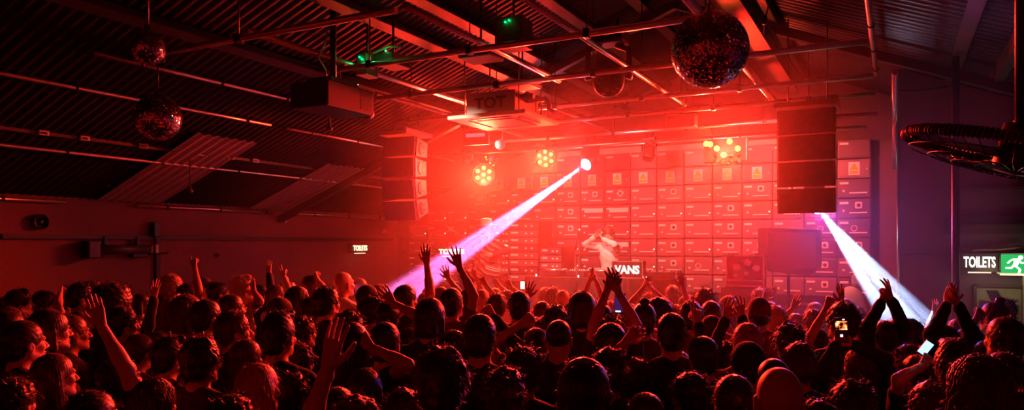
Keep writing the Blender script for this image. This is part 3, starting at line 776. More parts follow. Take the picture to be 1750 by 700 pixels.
for q in (.16,.26,.36,.45): m.tube([Rf @ V3(q*math.cos(t), q*math.sin(t), -.088+.05*max(0,(q-.3)/.2)) for t in [2*PI*k/40 for k in range(41)]], .0025, 4, cap=False)
m.build('wire_guard', M['blackm'], r)
MB().lathe([(0,-.1),(.09,-.09),(.1,-.05),(.1,.12),(0,.14)], (0,0,0), 24, Rf).build('motor', M['black'], r)
for k in range(4):
    t = PI/2*k+.3; u, v = V3(math.cos(t), math.sin(t), 0), V3(-math.sin(t), math.cos(t), 0); q = []
    for x, y, z in ((.08,-.04,.02),(.45,-.12,.035),(.48,.05,-.02),(.08,.05,-.02)): q.append(Rf @ (u*x+v*y+V3(0,0,z-.02)))
    q2 = [a + Rf @ V3(0,0,.005) for a in q]; MB().add(q+q2, [(3,2,1,0),(4,5,6,7),(0,1,5,4),(1,2,6,5),(2,3,7,6),(3,0,4,7)]).build('blade', M['blackm'], r)
MB().tube([(0,0,.1),(0,0,roof_z(fc.x)-fc.z-.02)], .025, 10).build('drop_rod', M['black'], r)
m = MB(); m.tube([at(1745,205,3.6), at(1738,212,3.6), at(1733,206,3.6)], .006, 8); tag(m.build('loose_cord', M['pipe']), 'short curl of cord above the round fan', 'cord')

# ================================================================ things hung from the ceiling
def mirror_ball(c, rad, label):
    r = empty('mirror_ball', c, 0, label, 'mirror ball'); bm = MB(); rs = random.Random(3); n = int(PI*rad/.012)
    for i in range(n):
        a0 = PI*(i+.06)/n - PI/2; a1 = PI*(i+.94)/n - PI/2; am = (a0+a1)/2; k = max(3, int(2*PI*rad*math.cos(am)/.0125)); ph = rs.random()
        for j in range(k):
            t0 = 2*PI*(j+ph+.05)/k; t1 = 2*PI*(j+ph+.95)/k
            q = [V3(math.cos(a)*math.cos(t), math.cos(a)*math.sin(t), math.sin(a)) for a, t in ((a0,t0),(a0,t1),(a1,t1),(a1,t0))]
            nrm = (q[0]+q[2]).normalized(); jit = V3(rs.gauss(0,1), rs.gauss(0,1), rs.gauss(0,1)); jit -= nrm*jit.dot(nrm); jit *= .10
            q = [v*rad + nrm*(v-nrm).dot(jit)*rad for v in q]; bm.add(q, [(0,1,2,3)])
    bm.build('mirror_tiles', M['mirror'], r)
    MB().lathe([(0,-rad*.985)]+[(rad*.985*math.cos(a), rad*.985*math.sin(a)) for a in [PI*k/24-PI/2 for k in range(1,24)]]+[(0,rad*.985)], (0,0,0), 40).build('core', M['grout'], r)
    MB().lathe([(0,rad+.05),(.025,rad+.05),(.03,rad),(.04,rad-.012)], (0,0,0), 16).build('cap', M['chrome'], r)
    top = roof_z(c[0]) - c[2]; MB().tube([(0,0,rad+.04),(0,0,top-.05)], .006, 6).build('chain', M['blackm'], r)
    MB().bbox((0,0,top-.08), (.09,.09,.1), .01).build('motor', M['black'], r)
mirror_ball(at(1213,85,4.8), .25, 'large mirror ball hanging at the upper right')
mirror_ball(at(270,201,6.6), .205, 'smaller mirror ball catching red light at left')
mirror_ball(at(253,82,5.4), .12, 'barely visible small dark mirror ball at top left')

def moving_head(loc, aim, label, s=1., lensmat=None, hang=True, group=None):
    r = empty('moving_head_light', loc, 0, label, 'stage light', group)
    aim = Vector(aim).normalized(); up = 1 if hang else -1
    MB().bbox((0,0,.30*s), (.30*s,.22*s,.11*s), .02*s).build('base', M['black'], r)
    yaw = math.atan2(-aim.x, aim.y); Rz = Matrix.Rotation(yaw, 3, 'Z')
    for k in (-1,1):
        m = MB(); m.tube([Rz @ V3(k*.06*s,0,.25*s), Rz @ V3(k*.165*s,0,.2*s), Rz @ V3(k*.175*s,0,.0), Rz @ V3(k*.165*s,0,-.04*s)], .028*s, 8); m.build('yoke_arm', M['black'], r)
    R = rot_to(aim); m = MB(); m.lathe([(0,-.18*s),(.08*s,-.175*s),(.12*s,-.12*s),(.135*s,0),(.13*s,.1*s),(.12*s,.15*s),(.105*s,.16*s)], (0,0,0), 24, R); hd = m.build('head', M['black'], r)
    m = MB(); m.lathe([(.105*s,.155*s),(.06*s,.162*s),(0,.164*s)], (0,0,0), 20, R); m.build('lens', lensmat or M['lens'], hd)
    if hang:
        for k in (-1,1): MB().tube([(k*.08*s,0,.35*s),(k*.08*s,0,.46*s)], .012*s, 6).build('hook_clamp', M['blackm'], r)
    return r
beamL_e = emat('beam_lens_pink', (1,.55,.85), 60); beamR_e = emat('beam_lens_white', (.75,.8,1), 90)
moving_head(at(1040,128,7.6), (.25,-.7,-.75), 'large dark unlit moving head light left of the big mirror ball', 1.25)
SL = at(1001,281,11.3); EL = at(690,500,8.9)
SR = at(1399,356,9.0); ER = at(1571,566,6.6)
dL = (EL-SL).normalized(); dR = (ER-SR).normalized()
moving_head(SL - dL*.14, dL, 'moving head light that throws the pink beam to the left', .85, beamL_e)
moving_head(SR - dR*.14, dR, 'moving head light under the right speaker array throwing the white beam', .75, beamR_e)
moving_head(at(1110,262,11.4), (-.2,-.5,-.85), 'small moving head light over the stage cabinets, pointing down', .7)
moving_head(at(797,272,11.8), (.4,-.6,-.6), 'pale floodlight hanging between left speaker array and lamp cluster', .55)

par_e = emat('led_lens_amber', (1,.55,.05), 6)
def par_cluster(loc, aim, ring, label, lit, rr=.022, bodyr=.15, n_off=0, s=1.):
    r = empty('led_par_light', loc, 0, label, 'stage light'); aim = Vector(aim).normalized(); R = rot_to(aim)
    MB().lathe([(0,-.12),(bodyr*.6,-.12),(bodyr*.95,-.04),(bodyr,.03),(bodyr*.97,.035),(bodyr*.9,.012),(0,.01)], (0,0,0), 28, R).build('housing', M['black'], r)
    for (x, y) in ring:
        l = MB(); l.lathe([(rr,.005),(rr*.95,.02),(rr*.6,.03),(0,.034)], R @ V3(x,y,0), 14, R); l.build('lens', par_e if (x,y) in lit else M['lens'], r)
    m = MB(); m.tube([R @ V3(-bodyr,0,-.02), R @ V3(-bodyr,0,-.02)+V3(0,0,.18), R @ V3(bodyr,0,-.02)+V3(0,0,.18), R @ V3(bodyr,0,-.02)], .01, 6); m.build('bracket', M['blackm'], r)
    return r
ringA = [(.085*math.cos(a), .085*math.sin(a)) for a in [2*PI*k/6+.3 for k in range(6)]] + [(0.,0.)]
ringB = [(.11*math.cos(a), .11*math.sin(a)) for a in [2*PI*k/6+.1 for k in range(6)]] + [(0.,0.)]
PAR = []
def tocam(p, k=(0,0,0)): return (Vector((0,0,2.0)) - Vector(p)).normalized() + Vector(k)
pA = at(826,298,12.0); par_cluster(pA, tocam(pA,(.15,0,-.1)), ringB, 'round cluster of amber lamps on the left of the stage', ringB, .032, .19)
pA2 = at(838,274,12.1); par_cluster(pA2, (-.5,-.3,-.6), ringA[:4], 'small yellow lamp just above the left amber cluster', ringA[:4], .02, .09)
pB = at(932,270,12.0); par_cluster(pB, tocam(pB,(.1,0,-.2)), ringB, 'middle cluster of amber lamps over the stage', ringB, .029, .17)
ringC = [(-.16,-.05),(-.05,.0),(.1,.02),(-.02,-.1),(.14,-.09),(.05,-.06)]
rr_ = empty('led_bar_light', at(1238,256,10.5), 0, 'bright amber lamp bar on the right above the stage cabinets', 'stage light')
pC = Vector(rr_.location); m = MB(); m.bbox((0,.09,0), (.62,.1,.34), .02); m.build('housing', M['black'], rr_)
for px, py, on in ((1206,245,1),(1213,246,1),(1224,253,1),(1246,241,1),(1260,253,1),(1236,264,1),(1224,266,0),(1248,265,0),(1261,264,0),(1224,275,0),(1236,276,0),(1249,276,0),(1261,275,0)):
    q = at_y(px, py, pC.y) - pC; l = MB(); l.lathe([(.04,0),(.038,.015),(.02,.03),(0,.034)], q + V3(0,.035,0), 14, Matrix.Rotation(PI/2,3,'X')); l.build('lens', par_e if on else M['lens'], rr_)
for k in (-1,1): MB().tube([(k*.2,.1,.16),(k*.2,.1,.36)], .012, 6).build('hook_clamp', M['blackm'], rr_)

# line arrays
def line_array(loc, rz, label, n=4, w=.62, h=.29, dpt=.42, curve=3.0, sm=None):
    sm = sm or M['cabside']
    r = empty('line_array_speaker', loc, rz, label, 'speaker'); z = 0; y = 0
    fr = MB(); fr.box((0,0,.06), (w+.06,.5,.05)); fr.box((w/2+.02,-.3,.05), (.05,.3,.07)); fr.build('flying_frame', sm, r)
    for i in range(n):
        a = math.radians(curve*(i-.8)); R = Matrix.Rotation(a, 3, 'X')      # nose turns down with depth
        c = V3(0,y,z-h/2); cab = MB(); hh = h/2-.003
        tp = .035
        vs = [V3(sx*w/2*(1 if yy < 0 else .93), yy, sz*(hh if yy < 0 else hh-tp)) for yy in (-dpt/2, dpt/2) for sx in (-1,1) for sz in (-1,1)]
        vs = [c + R @ v for v in vs]
        cab.add(vs, [(0,1,3,2),(4,6,7,5),(0,4,5,1),(2,3,7,6),(0,2,6,4),(1,5,7,3)]); cb = cab.build('cabinet', sm, r)
        g = MB(); g.bbox(c + R @ V3(0,-dpt/2-.012,0), (w*.97,.03,h*.93), .006, R); g.build('grille', M['grille'], cb)
        for sx in (-1,1):
            m = MB(); M4 = Matrix.Translation(c + R @ V3(sx*(w/2*.965+.004), .02, 0)) @ R.to_4x4() @ Matrix.Rotation(PI/2,4,'Z')
            m.poly([(.075*math.cos(t), .085*math.sin(t)) for t in [PI/2+PI*k/10 for k in range(11)]], .012, M4)
            for q in (-.035,.035): m.poly([(-.0,q-.01),(.07,q-.01),(.07,q+.01),(0,q+.01)], .012, M4)
            m.build('handle', M['black'], cb)
            m = MB(); m.box(c + R @ V3(sx*(w/2+.004), -dpt/2+.05, 0), (.012,.03,h*.96), R); m.build('rigging_bar', M['blackm'], cb)
        z -= h*math.cos(a); y += h*math.sin(a)*1.0
    top = roof_z(loc[0]) - loc[2]
    for k in (-1,1): MB().tube([(k*.2,0,.08),(k*.2,0,top)], .008, 6).build('chain', M['blackm'], r)
p = at(694, 238, 10.0); line_array(p, .06, 'curved line array of stacked speakers at the left of the stage', 4, .49, .27, .36, 6.0)
p = at_y(1380, 192, 8.6); d_ = -SN*p.x+CS*p.y; line_array((p.x,8.6,p.z), .0, 'dark line array of stacked speakers hanging right of the stage', 4, .57, .272, .40, 3.5, M['black'])

# projector
prx = -4.47; r = empty('projector', (prx-.22,5.32,3.56), 0, 'black projector box hung from the ceiling, throwing a warm glow', 'projector')
MB().bbox((0,0,0), (.44,.66,.235), .012).build('case', M['black'], r)
MB().box((.222,.0,.0), (.004,.63,.21)).build('side_panel', M['cab2'], r)
g = MB(); [g.box((.226,.2,-.07+.02*k), (.006,.15,.008)) for k in range(8)]; g.build('vent', M['black'], r)
MB().tube([(.1,.33,-.06),(.1,.42,-.08)], .055, 16).build('lens_hood', M['black'], r)
warm_e = emat('projector_lens', (1,.8,.6), 6); MB().lathe([(.04,0),(.02,.008),(0,.01)], (.1,.421,-.08), 16, Matrix.Rotation(-PI/2,3,'X')).build('lens', warm_e, r)
MB().tube([(0,0,.1),(0,0,roof_z(prx)-3.6)], .03, 10).build('mount_pole', M['black'], r)
MB().bbox((0,0,.16), (.3,.4,.04), .01).build('mount_plate', M['black'], r)
m = MB(); m.tube([(.02,-.1,.15),(.05,-.16,.25),(.0,-.2,.36),(.04,-.15,.5),(.0,-.08,.62)], .008, 6); m.tube([(-.05,.1,.15),(-.1,.05,.22),(-.02,.12,.3),(.05,.05,.2),(.1,.15,.14)], .008, 6); m.build('cable', M['pipe'], r)
for q, col, st in ((V3(-.13,-.1,.15),(.1,.3,1),5),(V3(.2,.12,.15),(1,.7,.1),3)): MB().lathe([(0,-.006),(.006,0),(0,.006)], q, 8).build('status_light', emat('led', col, st), r)

# air conditioner cassette
acz = 3.62; p = at(862, 206, 8.4); r = empty('air_conditioner', (p.x, p.y, p.z), 0, 'pale ceiling cassette air conditioner with its metal casing exposed', 'air conditioner')
MB().bbox((0,0,0), (.98,.9,.045), .012).build('panel', M['white'], r); MB().box((0,0,-.026), (.46,.46,.008)).build('intake_grille', M['cab'], r)
for dx, dy, sx, sy in ((0,-.32,.5,.04),(0,.32,.5,.04),(-.32,0,.04,.5),(.32,0,.04,.5)): MB().box((dx,dy,-.025), (sx,sy,.006)).build('louvre', M['black'], r)
cs = MB().bbox((-.02,.0,.155), (.62,.6,.25), .01).build('casing', M['sheet'], r)
t = link('lettering', text_mesh('TOT', .17, .003, .004, 1.15), M['cab'], cs, (-.02,-.305,.15)); t.rotation_euler = (PI/2,0,0)
for k in ((-.36,-.28),(.33,-.28),(-.36,.3),(.33,.3)): MB().tube([(k[0],k[1],.03),(k[0],k[1],roof_z(p.x)-p.z-.05)], .008, 6).build('drop_rod', M['alu'], r)
MB().tube([(.3,0,.2),(.52,0,.2),(.56,0,.16),(.56,0,.08),(.62,.03,.05)], .028, 10).build('pipework', M['white'], r)
MB().tube([(.33,-.25,.2),(.5,-.25,.19)], .03, 12).build('insulated_pipe', M['sheet'], r)

# white boxes, emergency lights near the green LEDs
green_led = emat('green_indicator', (.0,1,.15), 30)
def ceiling_box(px, py, d, dims, label, name='junction_box', leds=(), m_=None, cat='junction box', rz=0):
    p = at(px, py, d); r = empty(name, p, rz, label, cat); MB().bbox((0,0,0), dims, .012).build('cover', m_ or M['beam'], r)
    MB().box((0,0,-dims[2]/2-.006), (dims[0]*.96,dims[1]*.96,.012)).build('diffuser', M['sheet'], r)
    for q in leds: MB().lathe([(0,-.008),(.009,0),(0,.008)], q, 8).build('indicator', green_led, r)
    MB().tube([(0,0,dims[2]/2),(0,0,roof_z(p.x)-p.z-.04)], .012, 6).build('drop_rod', M['blackm'], r)
    return r
ceiling_box(628,112,7.2,(.12,.2,.2), 'small box with a bright green light right of the projector', leds=((-.01,-.11,.06),(.02,-.11,.035)))
r = ceiling_box(672,104,7.3,(.22,.3,.1), 'flat batten light beside the bright green light', 'emergency_light', ((.03,-.16,.06),), cat='emergency light')
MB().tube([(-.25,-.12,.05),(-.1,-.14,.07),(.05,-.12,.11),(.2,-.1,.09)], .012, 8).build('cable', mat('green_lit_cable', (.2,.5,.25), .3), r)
gl = bpy.data.lights.new('indicator_glow', 'POINT'); gl.energy = .35; gl.color = (.05,1,.2); gl.shadow_soft_size = .02; go = bpy.data.objects.new('indicator_glow', gl); C.objects.link(go); go.location = at(633,97,7.05)
ceiling_box(822,93,7.3,(.36,.3,.09), 'dark flat ceiling lamp left of the twin green lights', 'ceiling_lamp', cat='ceiling lamp')
ceiling_box(878,58,6.9,(.28,.25,.26), 'boxy unit with two tiny green lights at the top centre', leds=((-.02,-.135,.08),(.02,-.135,.09)))
ceiling_box(1165,207,9.6,(.38,.2,.16), 'pale box lamp hanging between the two amber lamp groups', 'ceiling_lamp', m_=M['sheet'], cat='ceiling lamp')
ceiling_box(893,146,8.2,(.34,.3,.03), 'pale flat sheet over the air conditioner pipework', 'ceiling_sheet', m_=M['sheet'], cat='sheet')
p = at(814,236,10.6); r = empty('stage_monitor', p, .1, 'small dark screen hanging below the air conditioner', 'screen'); MB().bbox((0,0,0), (.40,.06,.2), .01).build('case', M['black'], r)
MB().box((0,-.035,.04), (.30,.006,.05)).build('screen', emat('monitor_screen', (.9,.2,.25), .8), r)
for k in (-1,1): MB().tube([(k*.16,0,.1),(k*.16,0,.5)], .01, 6).build('hanger', M['blackm'], r)
p = at(855,247,11.4); m = MB(); m.lathe([(0,0),(.075,.01),(.08,.03),(.04,.06),(.0,.06)], (0,0,0), 20, rot_to((.4,-.9,-.1))); m.tube([(0,.05,.0),(0,.1,.5)], .008, 6); tag(m.build('round_lamp', M['dial'], None, p), 'small round pinkish lamp right of the hanging screen', 'stage light')

# ================================================================ stage
STZ = .8
m = MB(); m.box((-4.5,10.75,STZ/2), (8.9,2.7,STZ)); tag(m.build('stage_platform', M['stage']), 'black stage platform in front of the steel cabinets', 'stage')
# white band of panels over the cabinets
for i, (xa, ya, xb, yb, lb) in enumerate(((1023,262,1096,258,'left pale panel in the band above the stage cabinets'), (1122,257,1205,254,'middle pale panel in the band above the stage cabinets'), (1268,250,1330,246,'right pale panel in the band above the stage cabinets'), (955,268,993,265,'short pale panel left of the pink beam lamp'))):
    a = at_y(xa, ya, 11.98); b = at_y(xb, yb, 11.98); m = MB(); m.bbox(((a.x+b.x)/2, 11.99, (a.z+b.z)/2), (b.x-a.x,.05,.17), .006); tag(m.build('light_panel', M['white']), lb, 'panel')
PX, PZ = .46, .2945
def cabinet(kind, base):
    r = empty('meter_cabinet', (0,0,0)); W, H = PX-.012, PZ-.012
    MB().bbox((0,.075,H/2), (W,.15,H), .008).build('case', base, r)
    f = MB(); f.bbox((0,-.006,H/2), (W-.03,.014,H-.03), .004); d = f.build('door', base, r)
    if kind != 'tri': MB().box((-.135,-.016,H-.06), (.12,.006,.032)).build('label_plate', M['label'], d)
    if kind == 'tri':
        MB().box((-.0,-.016,H/2), (.15,.006,.19)).build('warning_label', M['label'], d)
        m = MB(); m.poly([(-.06,-.02),(0,.085),(.06,-.02)][::-1], .004, Matrix.Translation((0,-.021,H/2))); m.poly([(-.06,-.08),(.06,-.08),(.06,-.035),(-.06,-.035)], .004, Matrix.Translation((0,-.021,H/2))); m.build('warning_triangle', M['yellow'], d)
        MB().lathe([(.012,0),(.01,.02),(0,.022)], (.17,-.012,H*.45), 10, Matrix.Rotation(PI/2,3,'X')).build('knob', M['label'], d)
    elif kind in ('dial','dial2'):
        m = MB(); m.bbox((.06,-.022,H*.66), (.10,.02,.10), .022, Matrix.Rotation(.7,3,'Y') if kind == 'dial2' else None); q = m.build('dial', M['dial'], d)
        MB().lathe([(.028,0),(.026,.012),(0,.013)], (.06,-.03,H*.66), 14, Matrix.Rotation(PI/2,3,'X')).build('dial_window', M['cab2'], q)
    if kind not in ('tri','blank'):
        m = MB(); m.bbox((.055,-.018,H*.27), (.24,.012,.017), .003); m.build('handle_bar', M['label'], d)
        m = MB(); [m.box((.055-.09+.06*k,-.016,H*.17), (.022,.006,.012)) for k in range(4)]; m.build('vent_grille', M['black'], d)
        m = MB(); m.lathe([(.02,0),(.017,.012),(0,.014)], (-.14,-.012,H*.38), 12, Matrix.Rotation(PI/2,3,'X')); m.build('knob', M['dial'], d)
    if kind == 'lamp' : MB().lathe([(.013,0),(.012,.012),(0,.018)], (.185,-.012,H*.42), 10, Matrix.Rotation(PI/2,3,'X')).build('pilot_lamp', emat('pilot_lamp', (1,.75,.6), 1.8), d)
    if kind == 'wide': MB().box((.03,-.018,H*.7), (.34,.01,.075)).build('wide_plate', M['dial'], d)
    if kind == 'ring':
        m = MB(); m.lathe([(.045,0),(.045,.008),(.036,.008),(.036,0)], (-.0,-.012,H*.5), 18, Matrix.Rotation(PI/2,3,'X')); m.build('round_gauge', M['dial'], d)
    return r
LBL = {'tri': ('steel cabinet in the stage wall with a warning triangle label', 'cabinets with a warning triangle'), 'dial': ('steel cabinet in the stage wall with an upright square dial', 'cabinets with an upright square dial'),
 'dial2': ('steel cabinet in the stage wall with its square dial tilted', 'cabinets with a tilted dial'), 'plain': ('steel cabinet in the stage wall with pull bar and no dial', 'cabinets with a bar and no dial'),
 'lamp': ('steel cabinet in the stage wall with a glowing pilot lamp', 'cabinets with a pilot lamp'), 'blank': ('steel cabinet in the stage wall with a bare front', 'cabinets with a bare front'),
 'wide': ('steel cabinet in the stage wall with one wide pale plate', 'cabinets with a wide plate'), 'ring': ('steel cabinet in the stage wall with a round gauge ring', 'cabinets with a round gauge')}
protos = {}; rc_ = random.Random(11)
for n in range(-10, 8):
    for k in range(8):
        if 1.42+PZ*(k+1) > roof_z(-3.99+PX*n)-.12: continue
        if k == 6: kind = 'tri'
        elif k == 7: kind = 'blank'
        elif n in (-2,-1) and k in (4,2): kind = 'wide'
        elif n in (1,3) : kind = rc_.choice(['dial','dial','lamp'])
        elif n == -1 and k == 5: kind = 'dial2'
        else: kind = rc_.choice(['dial','plain','lamp','plain','lamp','ring','lamp'])
        base = M['cab2'] if (n in (-2,-1) and k < 6) or (n < 0 and k > 4) or n >= 6 and rc_.random() < .5 else M['cab']
        key = (kind, base.name); first = key not in protos
        if first: protos[key] = cabinet(kind, base)
        o = protos[key] if first else copy_tree(protos[key])
        lb, gr = LBL[kind]; tag(o, lb, 'cabinet', gr)
        o.location = (-3.99+PX*(n+.5), 11.95-.0, 1.42+PZ*k); 
# DJ table
r = empty('dj_table', (-3.75,10.05,STZ), 0, 'long stage table under a black cloth carrying the mixing gear', 'table')
MB().bbox((0,0,.90), (2.15,.7,.05), .008).build('table_top', M['wood'], r)
V, Fc = [], []; N = 120
outline = []
for i in range(N+1):
    t = i/N; L = 2.2+.75*2; s = t*L
    if s < .75: q = (-1.1, .375-s); nn = (-1,0)
    elif s < 2.95: q = (-1.1+(s-.75), -.375); nn = (0,-1)
    else: q = (1.1, -.375+(s-2.95)); nn = (1,0)
    outline.append((q, nn))
m = MB()
for i, (q, nn) in enumerate(outline):
    for k, z in enumerate((.93,.6,.3,.02)):
        w = .022*math.sin(i*1.3+.5*math.sin(i*.37))*(k/3)**.6 + .004
        for th in (0,.006): V.append((q[0]+nn[0]*(w+th), q[1]+nn[1]*(w+th), z))
for i in range(N):
    for k in range(3):
        a = (i*4+k)*2; b = a+8; Fc += [(a+1,b+1,b+3,a+3), (a,a+2,b+2,b)]
m.add(V, Fc, True); m.box((0,0,.93), (2.2,.75,.006)); m.build('table_cloth', M['cloth'], r)
for sx in (-1,1):
    for sy in (-1,1): MB().tube([(sx*.98,sy*.28,0),(sx*.98,sy*.28,.88)], .02, 8).build('leg', M['blackm'], r)
TZ = STZ+.935
def gear(x, w, kind, label, cat, name, y=10.0):
    r = empty(name, (x, y, TZ), 0, label, cat); MB().bbox((0,0,.045), (w,.34,.085), .01).build('case', M['blackm'], r)
    if kind == 'deck':
        MB().lathe([(.13,0),(.13,.012),(.12,.018),(.03,.02),(0,.02)], (-w*.1,0,.088), 28).build('jog_wheel', M['alu'], r)
        MB().tube([(w*.4,.1,.1),(w*.4,-.06,.1)], .012, 6).build('pitch_slider', M['label'], r)
    else:
        for i in range(4):
            for j in range(3): MB().lathe([(.012,0),(.01,.018),(0,.02)], (-w*.36+i*w*.24,-.08+.08*j,.088), 8).build('knob', M['label'] if (i+j)%2 else M['alu'], r)
    return r
gear(-4.50,.34,'deck','left turntable deck on the black stage table','turntable','turntable'); gear(-4.12,.30,'mix','mixer on the table between the turntables, before the performer','mixer','mixer')
gear(-3.74,.34,'deck','right turntable deck just in front of the performer','turntable','turntable'); gear(-2.95,.42,'mix','keyboard unit at the right end of the stage table','mixer','effects_unit')
for q, lb in (((-4.72,9.78),'small bright lamp at the left end of the stage table'), ((-4.02,9.72),'small white lamp by the microphone stand'), ((-3.03,9.78),'small white lamp right of the lettered box')):
    m = MB(); m.lathe([(0,0),(.008,0),(.008,.012),(.012,.018),(.008,.026),(0,.03)], (0,0,0), 12); tag(m.build('table_lamp', emat('small_lamp', (1,.8,.7), 8), None, (q[0],q[1],TZ)), lb, 'lamp')
p = at_y(1072, 470, 9.74); r = empty('lettered_box', (p.x, 9.74, TZ), -.05, 'black box with white VANS lettering on the stage table', 'box')
MB().bbox((0,.06,.12), (.46,.12,.24), .006).build('case', M['black'], r)
f = MB(); [f.box((s*.225,-.004,.12), (.014,.014,.24)) for s in (-1,1)]; [f.box((0,-.004,z), (.46,.014,.014)) for z in (.007,.233)]; f.build('edge_trim', M['alu'], r)
t = link('lettering', text_mesh('VANS', .155, .003, .007, .92), emat('lit_lettering', (1,.85,.8), 1.3), r, (.0,-.008,.115)); t.rotation_euler = (PI/2,0,0)
# mic stand
p = at_y(990, 440, 9.62); r = empty('microphone_stand', (p.x, 9.62, STZ), 0, 'thin microphone stand in front of the stage table', 'microphone stand'); r.location.y = 9.52
MB().lathe([(0,.02),(.12,.015),(.13,0)], (0,0,0), 20).build('base', M['black'], r); MB().tube([(0,0,.01),(0,0,1.38)], .011, 8).build('pole', M['blackm'], r); MB().tube([(-.03,0,1.3),(.03,0,1.55)], .009, 8).build('boom', M['blackm'], r)
MB().lathe([(0,-.06),(.012,-.06),(.016,.0),(.026,.01),(.028,.035),(0,.055)], (.035,0,1.58), 14, rotm(0,.2,.4)).build('microphone', M['alu'], r)
# flight case with stickers
p = at_y(1273, 463, 9.75); r = empty('flight_case', (p.x, 9.75, p.z-.2), .03, 'black flight case with round pale stickers and metal edges', 'flight case')
MB().bbox((0,.12,.2), (.47,.24,.41), .008).build('case', mat('case_laminate', (.10,.02,.02), .5), r)
f = MB(); [f.box((s*.232,-.004,.2), (.02,.02,.41)) for s in (-1,1)]; [f.box((0,-.004,z), (.48,.02,.02)) for z in (.01,.08,.40)]; f.build('edge_trim', M['alu'], r)
for x, z, rr, n, rt in ((-.1,.25,.055,20,0),(.03,.31,.06,5,.3),(.14,.24,.05,8,.1),(.02,.17,.04,4,.8),(-.12,.14,.03,20,0)):
    m = MB(); m.poly([(x+rr*math.cos(2*PI*k/n+rt), z+rr*.85*math.sin(2*PI*k/n+rt)) for k in range(n)][::-1], .004, Matrix.Translation((0,-.003,0))); m.build('sticker', M['dial'], r)
for s in (-1,1): MB().bbox((s*.15,-.015,.42), (.05,.03,.03), .006).build('latch', M['chrome'], r)
b = r.location.z-STZ; m = MB(); m.bbox((0,0,b/2-.004), (.62,.5,b-.008), .012); tag(m.build('road_box', M['blackm'], None, (p.x+.03, 9.87, STZ)), 'dark equipment trunk under the stickered flight case', 'trunk')
m = MB(); m.bbox((0,0,.3), (.42,.4,.6), .02); m.bbox((0,-.21,.4), (.3,.02,.16), .005); tag(m.build('equipment_bin', M['cab2'], None, (p.x+.62, 10.6, STZ)), 'low equipment bin right of the stickered flight case', 'bin')
# speaker on stand, right
p = at_y(1352, 428, 10.3); r = empty('stage_speaker', (p.x, 10.3, STZ), .45, 'dark angled loudspeaker on a stand in front of the cabinets', 'speaker'); zc = p.z-STZ
m = MB(); m.poly([(-.34,-.27),(.20,-.33),(.36,-.2),(.36,.27),(-.34,.3)], .42, Matrix.Translation((0,.1,zc))); m.build('cabinet', M['blackm'], r); MB().bbox((-.02,-.12,zc), (.60,.03,.48), .01).build('grille', M['grille'], r)
MB().tube([(0,.1,0.0),(0,.1,zc-.28)], .02, 8).build('pole', M['blackm'], r)
for k in range(3): t = 2*PI*k/3; MB().tube([(0,.1,.5),(.35*math.cos(t),.1+.35*math.sin(t),0.01)], .013, 6).build('leg', M['blackm'], r)
# racks on the left of the performer
for px, py, w, hh, lb, rows in ((905,425,.62,.95,'tall dark equipment rack behind the stage table',8), (952,445,.42,.5,'lower grey amplifier stack left of the performer',4), (870,430,.34,.8,'narrow rack beside the man with the hat',6)):
    p = at_y(px, py, 11.3); r = empty('amplifier_rack', (p.x, 11.3, STZ), 0, lb, 'rack'); h = p.z + hh/2 - STZ; MB().bbox((0,0,h/2), (w,.5,h), .01).build('case', M['blackm'], r)
    for k in range(rows):
        z = h - .09 - k*.125
        u = MB(); u.bbox((0,-.255,z), (w*.9,.02,.105), .004); q = u.build('amplifier', M['cab'] if (k % 3) else M['cab2'], r)
        MB().box((-w*.25,-.268,z+.015), (w*.22,.008,.03)).build('display', M['dial'], q)
        for j in range(2): MB().lathe([(.017,0),(.014,.018),(0,.02)], (w*.1+j*w*.18,-.265,z), 12, Matrix.Rotation(PI/2,3,'X')).build('knob', M['label'], q)
p = at_y(1029, 366, 11.6)
# unidentified cream figure at the stage's right: rounded body, square head, no lamp
p = at_y(1456, 505, 10.2); r = empty('cream_figure', (p.x, 10.2, STZ), 0, 'cream rounded stand with a small square head at the right of the stage', 'stand')
V, Q = sdf([('el',(0,0,.30),(.17,.14,.31),None,'a',.05), ('el',(-.03,0,.48),(.12,.11,.13),None,'a',.05)], .012, disp=lambda X,Y,Z: np.where(Z<.0,(-Z)*3,0)); o = link('cover', np_mesh([(V,Q)]), mat('cream_cover', (.75,.66,.40), .7), r); o.location.z = p.z-STZ-.5
MB().bbox((.06,0,p.z-STZ+.20), (.13,.1,.15), .035).build('square_head', M['cream'], r)
if p.z-STZ-.5 > 0: MB().bbox((0,0,(p.z-STZ-.5)/2), (.3,.25,p.z-STZ-.5), .01).build('base', M['black'], r)
